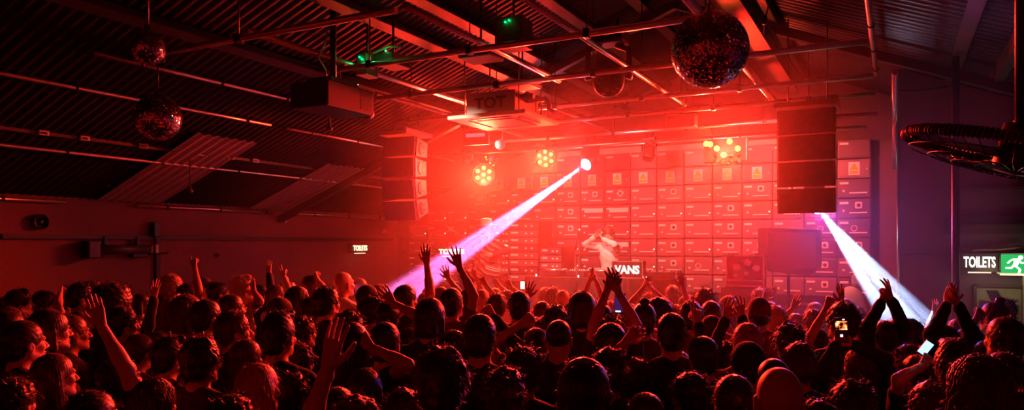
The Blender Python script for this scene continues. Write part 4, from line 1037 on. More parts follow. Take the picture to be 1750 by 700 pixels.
# ================================================================ the crowd
# px, top of hair, hair-to-chin height in px, hair, hair colour, options, label
Cd = [
# far left, faces in profile
(4,508,40,'short','d',dict(t=0,tm=(1,0)),'person cut by the left edge at head height, only a lit cheek showing'),
(30,495,42,'quiff','d',dict(t=0,a=[(46,534,'grip')],y=-10),'person at far left with quiffed hair lifting a fist to the mouth'),
(76,497,38,'bob','d',dict(f=1,t=0,tm=(1,0)),'woman with bobbed dark hair, third row, left of the raised lit forearm'),
(112,500,38,'short','d',dict(t=0,a=[(102,486,'fist')]),'person holding one small lit fist straight up at far left'),
(137,481,40,'messy','d',dict(t=0,tm=(1,0)),'person with messy black hair and bright profile below the wall heater'),
(158,479,36,'short','r',dict(t=1,tm=(0,1)),'person with short brown hair just right of the messy-haired one at far left'),
(191,482,52,'afro','d',dict(t=0,g=1,tm=(1,0)),'person with big round hair and glasses under the dark junction box'),
(206,522,52,'curly','d',dict(t=0,tm=(1,0)),'person in sharp profile with open mouth and curly hair at left'),
(82,530,56,'bob','d',dict(f=1,t=0,g=1,tm=(0,0)),'woman with dark bob and glasses, left of the man with a collar'),
(120,538,54,'short','r',dict(t=1,g=1,tm=(1,0)),'man with glasses and pale collar at lower left'),
(38,548,60,'short','d',dict(t=0,s=0,tm=(0,0)),'man with cropped hair and a visible ear in profile at lower left'),
(90,605,68,'long','r',dict(f=1,t=0,tm=(0,0)),'woman with long straight hair in profile at the bottom left'),
(20,640,70,'messy','d',dict(t=0,tm=(0,1)),'dark head at the bottom left corner, almost lost in shadow'),
(236,572,60,'short','r',dict(t=4,tm=(1,3)),'person with short hair and lifted chin lit from the right, lower left'),
(203,610,66,'short','d',dict(t=0,a=[(166,528,'flat')],tm=(0,0)),'person in the dark at lower left raising a long bare forearm'),
(288,576,64,'quiff','d',dict(t=0,tm=(0,0)),'man with short dark quiff and lit neck beside the curly-haired man'),
(342,574,80,'curly','d',dict(t=1,tm=(0,0)),'man with thick dark curls and lit ear, large in the lower left'),
(352,512,54,'short','d',dict(t=0,tm=(0,0)),'man with dark wavy hair in black, above the large curly-haired man'),
(395,503,44,'short','d',dict(t=0,g=1,tm=(1,0)),'man with glasses and a flat fringe, left of centre-left crowd'),
(398,530,58,'curly','r',dict(t=0,tm=(0,2)),'person with loose brown curls below the man with the flat fringe'),
(420,582,62,'bob','r',dict(f=1,t=0,tm=(0,0)),'woman with a round brown bob in the lower left, right of the curly man'),
(228,540,46,'messy','d',dict(t=0,a=[(272,470,'wide')],ls=1,tm=(0,0)),'person in black sleeves throwing up one spread hand at left'),
(272,566,50,'short','d',dict(t=0,a=[(306,481,'claw')],ls=1,tm=(0,0),d=5.6),'person in a black long sleeve with curled fingers raised at left'),
(318,506,50,'wavy','r',dict(f=1,t=4,tm=(0,0)),'woman with wavy brown hair under the pointing hand'),
(322,484,38,'short','d',dict(t=3,a=[(333,442,'point')],tm=(0,0),d=7.3),'person pointing one finger up in front of the left wall'),
(281,492,34,'short','r',dict(t=2,tm=(0,0)),'person with a lit cheek between the two black raised sleeves'),
(293,467,34,'curly','b',dict(t=4,tm=(0,0)),'person with fair curly hair right of the spread left hand'),
(346,472,32,'cap','r',dict(t=4,tm=(0,0)),'person in a cap near the left wall, right of the pointing arm'),
(372,482,36,'short','d',dict(t=0,tm=(0,0)),'person with smooth dark hair seen side-on by the left wall'),
(413,472,36,'quiff','l',dict(t=6,a=[(438,482,'flat')],tm=(0,0)),'pale-haired person in a light top lit pink, arm stretched right'),
(446,486,36,'short','d',dict(t=0,a=[(461,455,'open')],ls=1,y=10),'person waving one bent lit arm left of the small wall sign'),
(472,486,36,'short','r',dict(t=6,a=[(486,461,'peace')],ls=1),'person in a pale sleeve pointing limply towards the stage at left'),
(492,480,32,'short','d',dict(t=0,tm=(1,1)),'small dark head just right of the pale pointing sleeve'),
(508,491,42,'wavy','d',dict(f=1,t=1,tm=(0,0)),'woman with dark hair to her shoulders, below the small pointing hand'),
(533,470,38,'short','r',dict(t=4,a=[(541,461,'claw')]),'person scratching their head with one raised hand near the wall'),
(557,488,42,'curly','d',dict(t=0,tm=(0,0)),'person with dark curls left of the bald man near the wall sign'),
(586,467,42,'bald','d',dict(t=6,tm=(0,0),s=0),'bald man lit pink below the small wall TOILETS sign'),
(532,508,42,'bob','d',dict(f=1,t=0,tm=(0,0)),'woman with a smooth dark bob, below the person with dark curls'),
(479,511,44,'beanie','d',dict(t=0,tm=(0,0),c=1),'person in a dark knitted hat left of the centre-left crowd'),
(562,513,36,'short','r',dict(t=3,tm=(0,1)),'person with cropped hair low behind the dark bob'),
(475,534,64,'quiff','d',dict(t=0,tm=(0,0)),'man in clear profile with a dark quiff and lit jaw, centre left'),
(516,537,48,'messy','d',dict(t=0,tm=(1,0)),'person with ruffled hair right of the man in clear profile'),
(543,531,40,'short','r',dict(t=0,tm=(0,1)),'person with a small brown head behind the near raised hand'),
(614,475,30,'short','r',dict(t=6,tm=(0,0)),'small lit head right of the bald man'),
(628,489,42,'beanie','d',dict(t=0,tm=(0,0),c=0),'person in a black knitted hat below the wall sign'),
(647,487,34,'quiff','r',dict(t=4,tm=(0,0)),'person with brown swept hair right of the black knitted hat'),
(636,503,46,'messy','d',dict(t=0,tm=(0,2)),'person with shaggy dark hair below the black knitted hat'),
(662,514,54,'short','d',dict(t=0,tm=(0,3),a=[(668,498,'open')]),'person looking up with one hand lifted, left of the tall dark arm'),
(692,487,48,'short','d',dict(t=0,a=[(731,432,'open')],d=6.4),'person holding up the left one of the two tall dark hands'),
(772,492,50,'short','d',dict(t=4,a=[(783,436,'wide')],d=6.0),'person in a red-lit shirt holding up the right of the two tall dark hands'),
(597,527,56,'messy','d',dict(t=0,tm=(0,0)),'person with thick dark hair right of the near raised hand'),
(658,551,68,'short','d',dict(t=0,tm=(0,0),y=5),'man with close-cropped hair in half profile, lower centre left'),
(735,511,62,'bob','d',dict(t=0,tm=(0,0)),'person with thick round dark hair in the centre, below the two dark hands'),
(600,552,74,'long','d',dict(f=1,t=0,g=1,a=[(632,566,'grip')]),'woman with long dark hair pushing her glasses up'),
(512,585,62,'curly','d',dict(t=0,tm=(0,0)),'dark curly head behind and left of the near raised hand'),
(497,633,76,'messy','d',dict(t=0,tm=(0,0)),'large shaggy head at the bottom edge, left of the near raised arm'),
(440,622,84,'long','b',dict(f=1,t=0,tm=(0,0)),'woman with long blond hair at the bottom edge, lower left'),
(625,630,86,'long','d',dict(f=1,t=0,tm=(0,0)),'woman with long straight dark hair at the bottom edge, right of the near arm'),
(575,662,60,'short','d',dict(t=0,tm=(1,0)),'low round head just right of the near raised forearm'),
(610,674,84,'curly','r',dict(t=0,tm=(0,0)),'tight brown curls poking up at the bottom edge below the long-haired woman'),
(652,712,88,'short','d',dict(t=0,a=[(559,584,'open')],tm=(0,2),d=2.35,pole=1),'person at the bottom edge whose near hand stands tall in the lower centre left'),
(755,590,96,'curly','d',dict(t=0,tm=(0,0)),'person with a large rounded head of curls, bottom centre left'),
(862,622,92,'messy','d',dict(t=0,tm=(0,0)),'person with a big tousled head at the bottom, left of the smooth round head'),
(820,537,66,'short','d',dict(t=0,tm=(0,0)),'man with neat short hair seen from behind in the centre'),
(775,566,62,'bob','d',dict(f=1,t=0,tm=(0,0)),'woman with bobbed hair behind the large curly head, centre'),
(824,496,38,'bald','d',dict(t=6,tm=(0,0)),'bald man in a white top seen from behind in the bright centre'),
(801,458,36,'messy','d',dict(t=0,tm=(0,0),d=8.7),'dark-haired person right against the stage below the hat man'),
(797,494,38,'short','d',dict(t=1,tm=(0,1)),'dark head left of the bald man in white'),
(850,500,38,'curly','r',dict(t=4,tm=(0,0)),'brown curly head right of the bald man in white'),
(754,490,40,'short','r',dict(t=6,a=[(766,462,'wide')],d=7.9),'person with one pale open hand lifted in the violet beam'),
(727,500,34,'short','r',dict(t=6,a=[(727,490,'claw')]),'pale raised knuckles low in the violet beam between the two dark arms'),
(808,500,34,'short','d',dict(t=6,a=[(812,462,'claw')],d=8.3),'person reaching a pale hand up to the hat man'),
(822,505,34,'quiff','d',dict(t=6,a=[(829,473,'point')],d=8.0),'person pointing a pale finger up, below the striped poncho'),
(846,492,32,'short','r',dict(t=4,a=[(850,474,'fist')],d=8.4),'person with a pale fist up, right of the pointing pale finger'),
(868,495,34,'short','r',dict(t=6,a=[(871,478,'peace')],d=8.1),'person making a two-finger sign with a pale arm in the centre'),
(853,575,58,'short','d',dict(t=0,a=[(838,521,'fist')],ls=1,d=4.6),'person with a dark fist and broad raised forearm in the centre'),
(888,497,46,'short','d',dict(t=0,tm=(0,0)),'dark head directly left of the thin raised arm before the table'),
(915,540,46,'messy','d',dict(t=0,a=[(908,467,'wide')],d=6.3),'person raising a thin dark arm with splayed fingers left of the table'),
(925,515,42,'short','r',dict(t=4,tm=(0,1)),'red-lit brown head in front of the stage table, left of the curls'),
(950,520,52,'curly','d',dict(t=0,tm=(0,0)),'person with dark curls in front of the stage table'),
(932,490,30,'curly','r',dict(t=4,tm=(0,0)),'small curly head right beneath the stage table'),
(962,497,36,'bald','d',dict(t=6,tm=(0,0)),'bald head lit bright red just below the stage table'),
(980,530,42,'short','d',dict(t=0,a=[(968,512,'point')],tm=(0,0),d=6.4),'person holding one dark finger up before the bald red-lit head'),
(995,499,54,'bob','d',dict(f=1,t=0,tm=(0,0)),'woman with dark bobbed hair below the pale clapping hands'),
(1014,512,36,'short','r',dict(t=4,a=[(1009,467,'flat'),(1017,468,'flat')],d=7.4),'person clapping pale hands high in front of the performer'),
(1045,537,66,'messy','d',dict(t=0,a=[(1042,472,'claw'),(1053,476,'open')],d=4.9),'person with dark hands crossed overhead in the middle of the picture'),
(955,550,62,'buzz','d',dict(t=0,tm=(0,0)),'smooth cropped head rim-lit in red, centre, below the dark curls'),
(916,560,60,'short','d',dict(t=3,a=[(893,532,'fist')],d=4.6,sl=0),'person with a bare bent elbow and shoulder in the lower centre'),
(1047,552,60,'short','d',dict(t=0,tm=(0,2),d=4.2),'dark square-looking head below the phone with the violet screen'),
(1040,590,76,'messy','d',dict(t=0,tm=(0,0)),'person with tousled rim-lit hair right of the smooth round head'),
(998,615,104,'bob','d',dict(t=0,tm=(0,0)),'very large smooth round head at the bottom centre'),
(893,587,78,'messy','d',dict(t=0,tm=(0,0)),'person with dark shaggy hair in the lower centre, left of the big round head'),
(1085,610,66,'curly','d',dict(t=0,a=[(1073,560,'claw')],d=3.9),'person with an arm bent up behind the tousled head, lower centre'),
(1125,507,46,'afro','d',dict(t=0,tm=(0,0)),'person with a round halo of curls right of the lettered box'),
(1148,535,64,'short','d',dict(t=0,tm=(0,0)),'man with a broad dark head in the centre right'),
(1100,520,54,'bun','d',dict(f=1,t=1,tm=(0,0)),'woman with a top bun right of the phone with the violet screen'),
(1118,563,52,'bald','d',dict(t=0,tm=(0,0)),'bare rounded head half hidden left of the broad dark head'),
(1180,513,48,'curly','d',dict(t=4,tm=(0,0)),'person with red-lit curls right of the halo of curls'),
(1205,489,40,'messy','r',dict(t=4,tm=(0,0)),'person with ruffled hair in front of the steel cabinets'),
(1215,514,44,'short','r',dict(t=4,tm=(0,0)),'person with rim-lit brown hair left of the tall dark sleeve'),
(1216,541,50,'beanie','d',dict(t=0,tm=(0,0),c=1),'person in a rounded knitted hat left of the dark sleeve'),
(1202,575,64,'short','d',dict(t=0,tm=(0,0)),'person with short hair in black at lower centre right'),
(1178,632,64,'messy','d',dict(t=0,tm=(0,1)),'dim shaggy head below the person in black, lower centre right'),
(1255,641,94,'short','d',dict(t=0,tm=(0,0)),'big dark head with a glowing parting at the bottom, left of the bald head'),
(1278,587,76,'beanie','d',dict(t=0,tm=(0,0),c=0),'person in a black flat-topped hat, lower right of centre'),
(1277,552,60,'short','b',dict(t=4,tm=(0,0)),'fair-haired person directly behind the flat-topped black hat'),
(1297,510,46,'beanie','d',dict(t=4,tm=(0,0),c=4),'person in a square-looking hat below the flight case'),
(1106,512,38,'short','d',dict(t=4,a=[(1102,478,'flat'),(1114,482,'flat')],d=7.4),'person clapping red-lit hands right of the lettered box'),
(1155,520,40,'short','r',dict(t=6,a=[(1163,461,'flat')],d=7.0),'person stretching one bright arm up before the cabinets'),
(1160,600,60,'short','d',dict(t=0,a=[(1192,519,'peace')],ls=1,d=4.5),'person raising a dark sleeve with two fingers, centre right'),
(1240,580,62,'messy','d',dict(t=0,a=[(1257,486,'ring'),(1265,488,'ring')],ls=1,d=5.0),'person in dark sleeves forming a shape with both hands before the flight case'),
(1315,515,40,'short','r',dict(t=4,a=[(1306,499,'flat')],d=7.3),'person holding up a flat lit hand right of the flight case'),
(1325,521,44,'curly','b',dict(t=6,tm=(0,0)),'fair curly head at the right of the stage front'),
(1332,634,108,'bald','d',dict(t=0,tm=(0,0)),'large shaved head with a violet rim at the bottom right of centre'),
(1322,617,96,'buzz','d',dict(t=0,tm=(0,0),d=3.5),'cropped head peeping out behind the large shaved head'),
(1348,549,60,'messy','d',dict(t=0,tm=(0,0)),'dark fuzzy head left of the phone showing the stage'),
(1365,585,70,'curly','r',dict(t=0,tm=(1,3)),'person with curly fringe in three-quarter view below the fuzzy head'),
(1360,535,42,'short','r',dict(t=4,a=[(1357,512,'open')],d=6.6),'person raising one blurred red hand below the angled loudspeaker'),
(1395,560,54,'short','d',dict(t=0,a=[(1424,493,'fist'),(1441,485,'wide')],d=5.4),'person clapping two big dark hands left of the white beam'),
(1440,515,54,'curly','d',dict(t=0,tm=(0,0)),'person with a wide mop of curls under the dark clapping hands'),
(1462,524,44,'curly','d',dict(t=0,tm=(0,1),d=6.8),'second mop of curls directly right of the wide one'),
(1470,597,72,'wavy','r',dict(f=1,t=0,a=[(1428,566,'grip'),(1450,568,'grip')],ls=1,d=4.4),'woman with wavy hair holding up the phone that shows the stage'),
(1456,645,84,'messy','d',dict(t=0,tm=(0,0)),'tousled head at the bottom edge below the woman with the phone'),
(1397,680,80,'curly','d',dict(t=0,tm=(0,0)),'top of a curly head just rising over the bottom edge, right of the shaved head'),
(1512,548,48,'short','d',dict(t=0,a=[(1509,496,'claw'),(1520,492,'ring')],ls=1,d=5.1),'person joining both dark hands overhead inside the white beam'),
(1480,546,44,'short','d',dict(t=2,tm=(0,0)),'dark head left of the hands in the white beam'),
(1532,541,42,'messy','d',dict(t=2,tm=(0,0)),'ruffled head at the foot of the white beam'),
(1556,544,52,'curly','d',dict(t=0,tm=(0,0)),'curly head in front of the bright end of the white beam'),
(1512,560,52,'short','r',dict(t=4,tm=(1,1),d=5.3),'person with smooth brown hair under the hands in the beam'),
(1553,585,54,'messy','r',dict(t=0,tm=(0,0)),'rim-lit shaggy head left of the small glowing phone screen'),
(1568,607,66,'short','d',dict(t=0,tm=(0,0),a=[(1584,603,'grip')],d=4.25),'neat dark head below the small glowing phone screen'),
(1612,556,52,'short','d',dict(t=0,a=[(1622,500,'flat'),(1636,500,'open')],ls=1,d=5.0),'person clapping in front of the slim pole at right'),
(1600,545,40,'short','r',dict(t=6,a=[(1597,520,'open')],d=7.0),'person with a blurred orange-lit hand left of the slim pole'),
(1640,545,46,'bob','d',dict(f=1,t=0,tm=(1,0)),'woman with a dark bob right of the slim pole'),
(1634,583,76,'quiff','d',dict(t=0,tm=(1,2)),'person with swept dark hair and lit cheek turned left, lower right'),
(1700,518,50,'bun','d',dict(f=1,t=0,g=1,tm=(1,2),a=[(1667,526,'grip')]),'person with tied-back hair and glasses before the framed poster'),
(1718,542,64,'short','d',dict(t=0,tm=(0,0)),'round dark head below the framed poster'),
(1690,581,50,'short','r',dict(t=0,tm=(0,0)),'smooth small head left of the round dark head at right'),
(1714,602,56,'short','d',dict(t=0,tm=(0,0)),'dim head in the shadow at lower right behind the long wavy hair'),
(1674,612,106,'wavy','r',dict(f=1,t=0,tm=(0,0)),'woman with long wavy hair, largest head at the lower right'),
(1592,650,76,'curly','r',dict(t=0,tm=(0,0)),'small head of tight curls at the bottom, left of the long wavy hair'),
(1740,660,84,'messy','d',dict(t=0,tm=(0,0)),'dark head in the bottom right corner'),
(1100,672,92,'short','d',dict(t=0,tm=(0,1)),'top of a dark head at the bottom edge, right of the very large round head'),
(690,662,84,'curly','d',dict(t=0,tm=(0,0)),'dark curly head at the bottom, left of the large curly head'),
(395,668,84,'messy','d',dict(t=0,tm=(0,0)),'dark shaggy head at the bottom edge, left of the blond woman'),
(262,650,80,'wavy','r',dict(f=1,t=0,tm=(0,0)),'woman with long lit waves at the bottom, lower left'),
(155,668,84,'short','d',dict(t=0,tm=(0,0)),'dim head at the bottom edge right of the long-haired profile woman'),
(700,560,60,'short','d',dict(t=0,tm=(0,0)),'dark head between the cropped man and the large curly head'),
(1030,520,44,'short','d',dict(t=4,tm=(0,0)),'dark head framed by the arms crossed overhead'),
(1390,525,42,'messy','r',dict(t=4,tm=(0,0)),'ruffled head below the angled loudspeaker stand'),
(1655,560,46,'short','d',dict(t=0,tm=(0,1)),'dark head just left of the person with tied-back hair'),
]
SK = [M['skin'], M['skin2'], M['skin3']]
HC = {'d': M['hair_d'], 'r': M['hair_r'], 'b': M['hair_b'], 'l': M['hair_l']}
STAGE = Vector((-3.9, 10.6, 0))
rp = random.Random(5)
placed = []
for i, row in enumerate(Cd):
    px, top, hh, hair, hc, o, lab = row
    d = o.get('d') or 278/hh
    dd = CAM_Z - (top-418)*d/1250            # implied height incl. hair
    if 'd' not in o:
        lo_, hi_ = 1.58, 1.93
        if dd > hi_: d = (CAM_Z-hi_)*1250/(top-418)
        if dd < lo_: d = (CAM_Z-lo_)*1250/(top-418)
    placed.append([px, top, d, row, d])
# keep neighbours from standing inside each other: shift along the line of sight only
def P2(e): q = at(e[0], e[1], e[2]); return Vector((q.x, q.y))
def hh_(e): return e[4] < 2.6 or 'd' in e[3][5]
for it in range(120):
    for i in range(len(placed)):
        for j in range(i):
            a, b = P2(placed[i]), P2(placed[j]); g = (a-b).length
            if g < .42:
                s = 1 if placed[i][2] > placed[j][2] else -1
                for e, k in ((placed[i], s), (placed[j], -s)):
                    nd = e[2] + k*.025; h = CAM_Z - (e[1]-418)*nd/1250
                    lim = .02 if hh_(e) else .13
                    if 1.5 < h < 1.96 and abs(nd/e[4]-1) < lim: e[2] = nd
EXTRA = {'short': .012, 'afro': .05, 'curly': .03, 'bun': .0, 'messy': .035, 'quiff': .02, 'bald': -.012, 'buzz': -.006, 'cap': .01, 'beanie': .01}
people = []
def spawn(px, top, d, hair, hcol, o, lab, group=None, idx=0):
    q = at(px, top, d); Htot = q.z; H = (Htot)/(1 + EXTRA.get(hair, .012)/1.75)
    loc = Vector((q.x, q.y, 0)); v = STAGE - loc; rz = math.atan2(-v.x, v.y) + math.radians(rp.uniform(-9, 9) + o.get('y', 0))
    k = H/1.75; fem = bool(o.get('f')); arms = None; tm = o.get('tm', (0,0)); sl = (False, False)
    # root so that the head, not the feet, sits on the line of sight
    Ri = Matrix.Rotation(-rz, 3, 'Z')
    if o.get('a'):
        arms = {}; T = []
        for hx, hy, pose in o['a']:
            w = at(hx, hy, d*1.0 - .10); T.append((Ri @ (w - loc)/k, pose))
        T.sort(key=lambda t: t[0].x)
        sides = [-1, 1] if len(T) == 2 else [(-1 if T[0][0].x < -.02 else 1)]
        for s, (t, pose) in zip(sides, T):
            A = raised_arm(s, t, pose, fem, pal=V3(-s*.9,.3,0) if pose == 'flat' and len(T) == 2 else None)
            arms[s] = A
        sl = (bool(o.get('ls')) and -1 in arms, bool(o.get('ls')) and 1 in arms)
        head = (rp.uniform(-.2,.2), .1+rp.uniform(-.05,.12), rp.uniform(-.08,.08))
    else: head = None
    top_i = o.get('t', 0); nm = 'hoodie' if (tm[0] == 1 or o.get('ls')) else 't_shirt'
    hm = CL[o['c']] if 'c' in o else (HC[hcol] if hair != 'cap' else CL[o.get('c', 1)])
    hs = 1.0
    return person(loc, rz, H, hair, idx % 3, hm, CL[top_i], SK[o.get('s', rp.choice([0,0,0,1,1]))], lab, group, fem, (tm[0] % 3, tm[1] % 4), head, arms, sl, bool(o.get('g')), topname=nm, hi=d < 6)
for i, e in enumerate(placed):
    px, top, d, row, _ = e
    spawn(px, top, d, row[3], row[4], row[5], row[6], idx=i)
# the packed rest: heads half lost between the described ones
fill = []
FG = [('left', 0, 420, 'dark head half lost in the packed crowd at the left', 'dim heads in the packed left crowd'), ('mid', 420, 900, 'red-rimmed head among the packed crowd left of the stage table', 'heads packed left of the table'),
      ('cen', 900, 1330, 'red-rimmed head among the packed crowd below table and cabinets', 'heads packed below table and cabinets'), ('right', 1330, 1760, 'dusky head in the packed crowd under the white beam', 'heads packed at the right')]
pts = [P2(e) for e in placed]
for d in (8.6, 7.9, 7.2, 6.5, 5.8, 5.1, 4.5):
    n = int(1800/(1250/d*.52)); 
    for k in range(n):
        px = -20 + (k+rp.random()*.7)*1790/n; dd = d + rp.uniform(-.2,.2); H = rp.uniform(1.56,1.74)
        top = 418 + (CAM_Z-H)*1250/dd; q = at(px, top, dd)
        if q.x < -8.6 or q.y > 8.9 or q.x > 3.3: continue
        p2 = Vector((q.x, q.y))
        if min((p2-t).length for t in pts) < .43: continue
        pts.append(p2); g = [f for f in FG if f[1] <= max(0, px) < f[2]][0]
        hr = rp.choice(['short','short','messy','curly','bob','quiff','wavy','long','messy'])
        o = dict(t=rp.choice([0,0,1,2,4,3]), tm=(rp.choice([0,0,1]), rp.choice([0,1,2,3])), f=hr in ('bob','long','wavy'))
        fill.append(spawn(px, top, dd, hr, rp.choice('ddrr'), o, g[3], g[4], idx=len(fill)))
print('people', len(Cd), 'fill', len(fill))

# ---- phones held up in the crowd
def phone(px, py, d, w, label, screen, tilt=0, extra=None):
    p = at(px, py, d); v = Vector((p.x, p.y, 0)); rz = math.atan2(-v.x, v.y); r = empty('phone', p, rz, label, 'phone'); h = w*2.0
    R = Matrix.Rotation(tilt, 3, 'Y'); MB().bbox((0,0,0), (w,.009,h), .004, R).build('case', M['black'], r)
    MB().box(R @ V3(0,-.0052,0), (w*.9,.002,h*.8), R).build('screen', screen, r)
    for q in (extra or []): MB().box(R @ V3(q[0],-.0068,q[1]), (q[2],.001,q[3]), R).build('screen_item', q[4], r)
    return r
wt = emat('screen_white', (1,.95,.9), 2.2)
phone(1059,518,5.0,.072,'phone with a dim violet screen held below the crossed dark hands', emat('screen_violet', (.05,.012,.10), 1.0), .05, [(-.022,.052,.01,.008,wt),(.012,.052,.03,.008,wt),(-.008,-.054,.035,.01,wt)])
def stage_screen():
    m = bpy.data.materials.new('screen_stage_picture'); m.use_nodes = True; nt = m.node_tree; nt.nodes.clear()
    tc = nt.nodes.new('ShaderNodeTexCoord'); n = nt.nodes.new('ShaderNodeTexNoise'); n.inputs['Scale'].default_value = 38; n.inputs['Detail'].default_value = 3
    cr = nt.nodes.new('ShaderNodeValToRGB'); cr.color_ramp.elements[0].position = .42; cr.color_ramp.elements[0].color = (.02,.0,.0,1); cr.color_ramp.elements[1].position = .62; cr.color_ramp.elements[1].color = (1,.75,.35,1)
    e = cr.color_ramp.elements.new(.52); e.color = (1,.18,.03,1)
    em = nt.nodes.new('ShaderNodeEmission'); em.inputs[1].default_value = 1.6; o = nt.nodes.new('ShaderNodeOutputMaterial')
    nt.links.new(tc.outputs['Object'], n.inputs['Vector']); nt.links.new(n.outputs['Fac'], cr.inputs[0]); nt.links.new(cr.outputs[0], em.inputs[0]); nt.links.new(em.outputs[0], o.inputs[0]); return m
off_s = mat('screen_dark', (.01,.01,.012), .1)
phone(1438,564,4.2,.072,'phone held up showing the glowing orange stage', off_s, -.03, [(0,.028,.062,.05,stage_screen()),(.0,-.03,.014,.014,wt),(.012,.062,.012,.006,wt)])
phone(893,487,7.9,.05,'small bright white phone held up left of the stage table', wt, .0)
phone(1582,594,4.13,.05,'tilted phone screen glowing blue-white low at right', emat('screen_blue', (.45,.65,1), 1.6), .6)

# ================================================================ performers
p = at(825,378,11.1); rz = 2.55
loc = Vector((p.x, 9.75, STZ)); Ri = Matrix.Rotation(-rz, 3, 'Z'); k = 1.0
def tl(px, py, Y): return Ri @ (at_y(px, py, Y) - loc)
r1 = raised_arm(1, tl(767,392,9.6), 'point', False); r2 = raised_arm(-1, tl(842,442,9.4), 'relax', False)
a1, a2 = tl(767,392,9.6), tl(842,442,9.4)
if a1.x < a2.x: arms = {-1: raised_arm(-1, a1, 'point', False), 1: raised_arm(1, a2, 'relax', False)}
else: arms = {1: raised_arm(1, a1, 'point', False), -1: raised_arm(-1, a2, 'relax', False)}
hm = person(loc, rz, 1.76, 'hat', 0, M['cream'], CL[0], M['skin'], 'man on stage in a pale brimmed hat and striped poncho, arm raised left', None, False, (0,0), (.1,-.05,0), arms, (True,True), True, topname='shirt')
# striped poncho, draped over shoulders
def stripes():
    m = bpy.data.materials.new('striped_poncho'); m.use_nodes = True; nt = m.node_tree; b = nt.nodes['Principled BSDF']; b.inputs['Roughness'].default_value = .9
    tc = nt.nodes.new('ShaderNodeTexCoord'); sp = nt.nodes.new('ShaderNodeSeparateXYZ'); ab = nt.nodes.new('ShaderNodeMath'); ab.operation = 'ABSOLUTE'
    ad = nt.nodes.new('ShaderNodeMath'); ad.operation = 'MULTIPLY_ADD'; ad.inputs[1].default_value = .75
    ml = nt.nodes.new('ShaderNodeMath'); ml.operation = 'MULTIPLY'; ml.inputs[1].default_value = 11; fr = nt.nodes.new('ShaderNodeMath'); fr.operation = 'FRACT'
    cr = nt.nodes.new('ShaderNodeValToRGB'); cr.color_ramp.interpolation = 'CONSTANT'; cr.color_ramp.elements[0].color = (.10,.012,.015,1); cr.color_ramp.elements[1].position = .42; cr.color_ramp.elements[1].color = (.8,.72,.62,1)
    for pos, c in ((.56,(.10,.012,.015,1)),(.72,(.8,.72,.62,1)),(.8,(.3,.05,.06,1))): e = cr.color_ramp.elements.new(pos); e.color = c
    nt.links.new(tc.outputs['Object'], sp.inputs[0]); nt.links.new(sp.outputs['X'], ab.inputs[0]); nt.links.new(ab.outputs[0], ad.inputs[0]); nt.links.new(sp.outputs['Z'], ad.inputs[2])
    nt.links.new(ad.outputs[0], ml.inputs[0]); nt.links.new(ml.outputs[0], fr.inputs[0]); nt.links.new(fr.outputs[0], cr.inputs[0]); nt.links.new(cr.outputs[0], b.inputs['Base Color']); return m
P = [('el',(0,0,1.25),(.25,.17,.28),None,'a',.05), ('rc',(-.14,-.01,1.42),(.14,-.01,1.42),.075,.075,'a',.05), ('el',(0,.0,1.0),(.30,.2,.16),None,'a',.08)]
for s in (-1,1):
    S, E = arms[s][0], arms[s][1]; P.append(('rc', tuple(S), tuple(S.lerp(E,.75)), .08, .075, 'a', .05))
V, Q = sdf(P, .013, disp=lambda X,Y,Z: .008*np.sin(np.arctan2(X,Y)*9+Z*8)+np.where(Z<.9,(.9-Z)*2,0)); o = link('poncho', np_mesh([(V,Q)]), stripes(), hm)
# performer in white, hands clasped up to the left
p = at(1041,396,11.25); rz = 2.85; loc = Vector((p.x, p.y, STZ)); Ri = Matrix.Rotation(-rz, 3, 'Z')
tA, tB = Ri @ (at(1013,388,11.05)-loc), Ri @ (at(1024,392,11.05)-loc)
TT = sorted([tA, tB], key=lambda t: t.x)
arms = {-1: raised_arm(-1, TT[0], 'flat', False, pal=V3(1,.2,0), bend=V3(-1,.3,-.3)), 1: raised_arm(1, TT[1], 'flat', False, pal=V3(-1,.2,0), bend=V3(1,.3,-.3))}
person(loc, rz, 1.66, 'curly', 1, M['hair_r'], CL[6], M['skin'], 'performer in a white shirt clapping raised hands behind the stage table', None, False, (0,0), (.35,-.3,.1), arms, (True,True), topname='white_shirt', wrinkle=.003)
# ================================================================ camera, haze, lights
cam = bpy.data.objects.new('camera', bpy.data.cameras.new('camera')); C.objects.link(cam)
cam.location = (0,0,CAM_Z); cam.rotation_euler = (PI/2, 0, YAW); cam.data.sensor_width = 36; cam.data.lens = 36*1250/1750; cam.data.shift_y = 68/1750
cam.data.clip_start = .05; bpy.context.scene.camera = cam
sc = bpy.context.scene
sc.view_settings.view_transform = 'Standard'; sc.view_settings.look = 'None'; sc.view_settings.exposure = 0; sc.view_settings.gamma = 1; sc.view_settings.use_curve_mapping = False
w = bpy.data.worlds.new('dark'); sc.world = w; w.use_nodes = True; w.node_tree.nodes['Background'].inputs[0].default_value = (.002,.0,.0004,1)
hz = bpy.data.materials.new('stage_haze'); hz.use_nodes = True; nt = hz.node_tree; nt.nodes.clear()
v = nt.nodes.new('ShaderNodeVolumeScatter'); o = nt.nodes.new('ShaderNodeOutputMaterial'); v.inputs['Color'].default_value = (1,1,1,1); v.inputs['Density'].default_value = HZ = .017; v.inputs['Anisotropy'].default_value = .6
nt.links.new(v.outputs[0], o.inputs['Volume'])
hb = MB().box((-4.05, 9.15, 2.03), (9.8, 5.8, 4.04)).build('haze', hz); tag(hb, 'thin smoke haze hanging over the stage', 'haze', kind='stuff'); hb['kind'] = 'stuff'
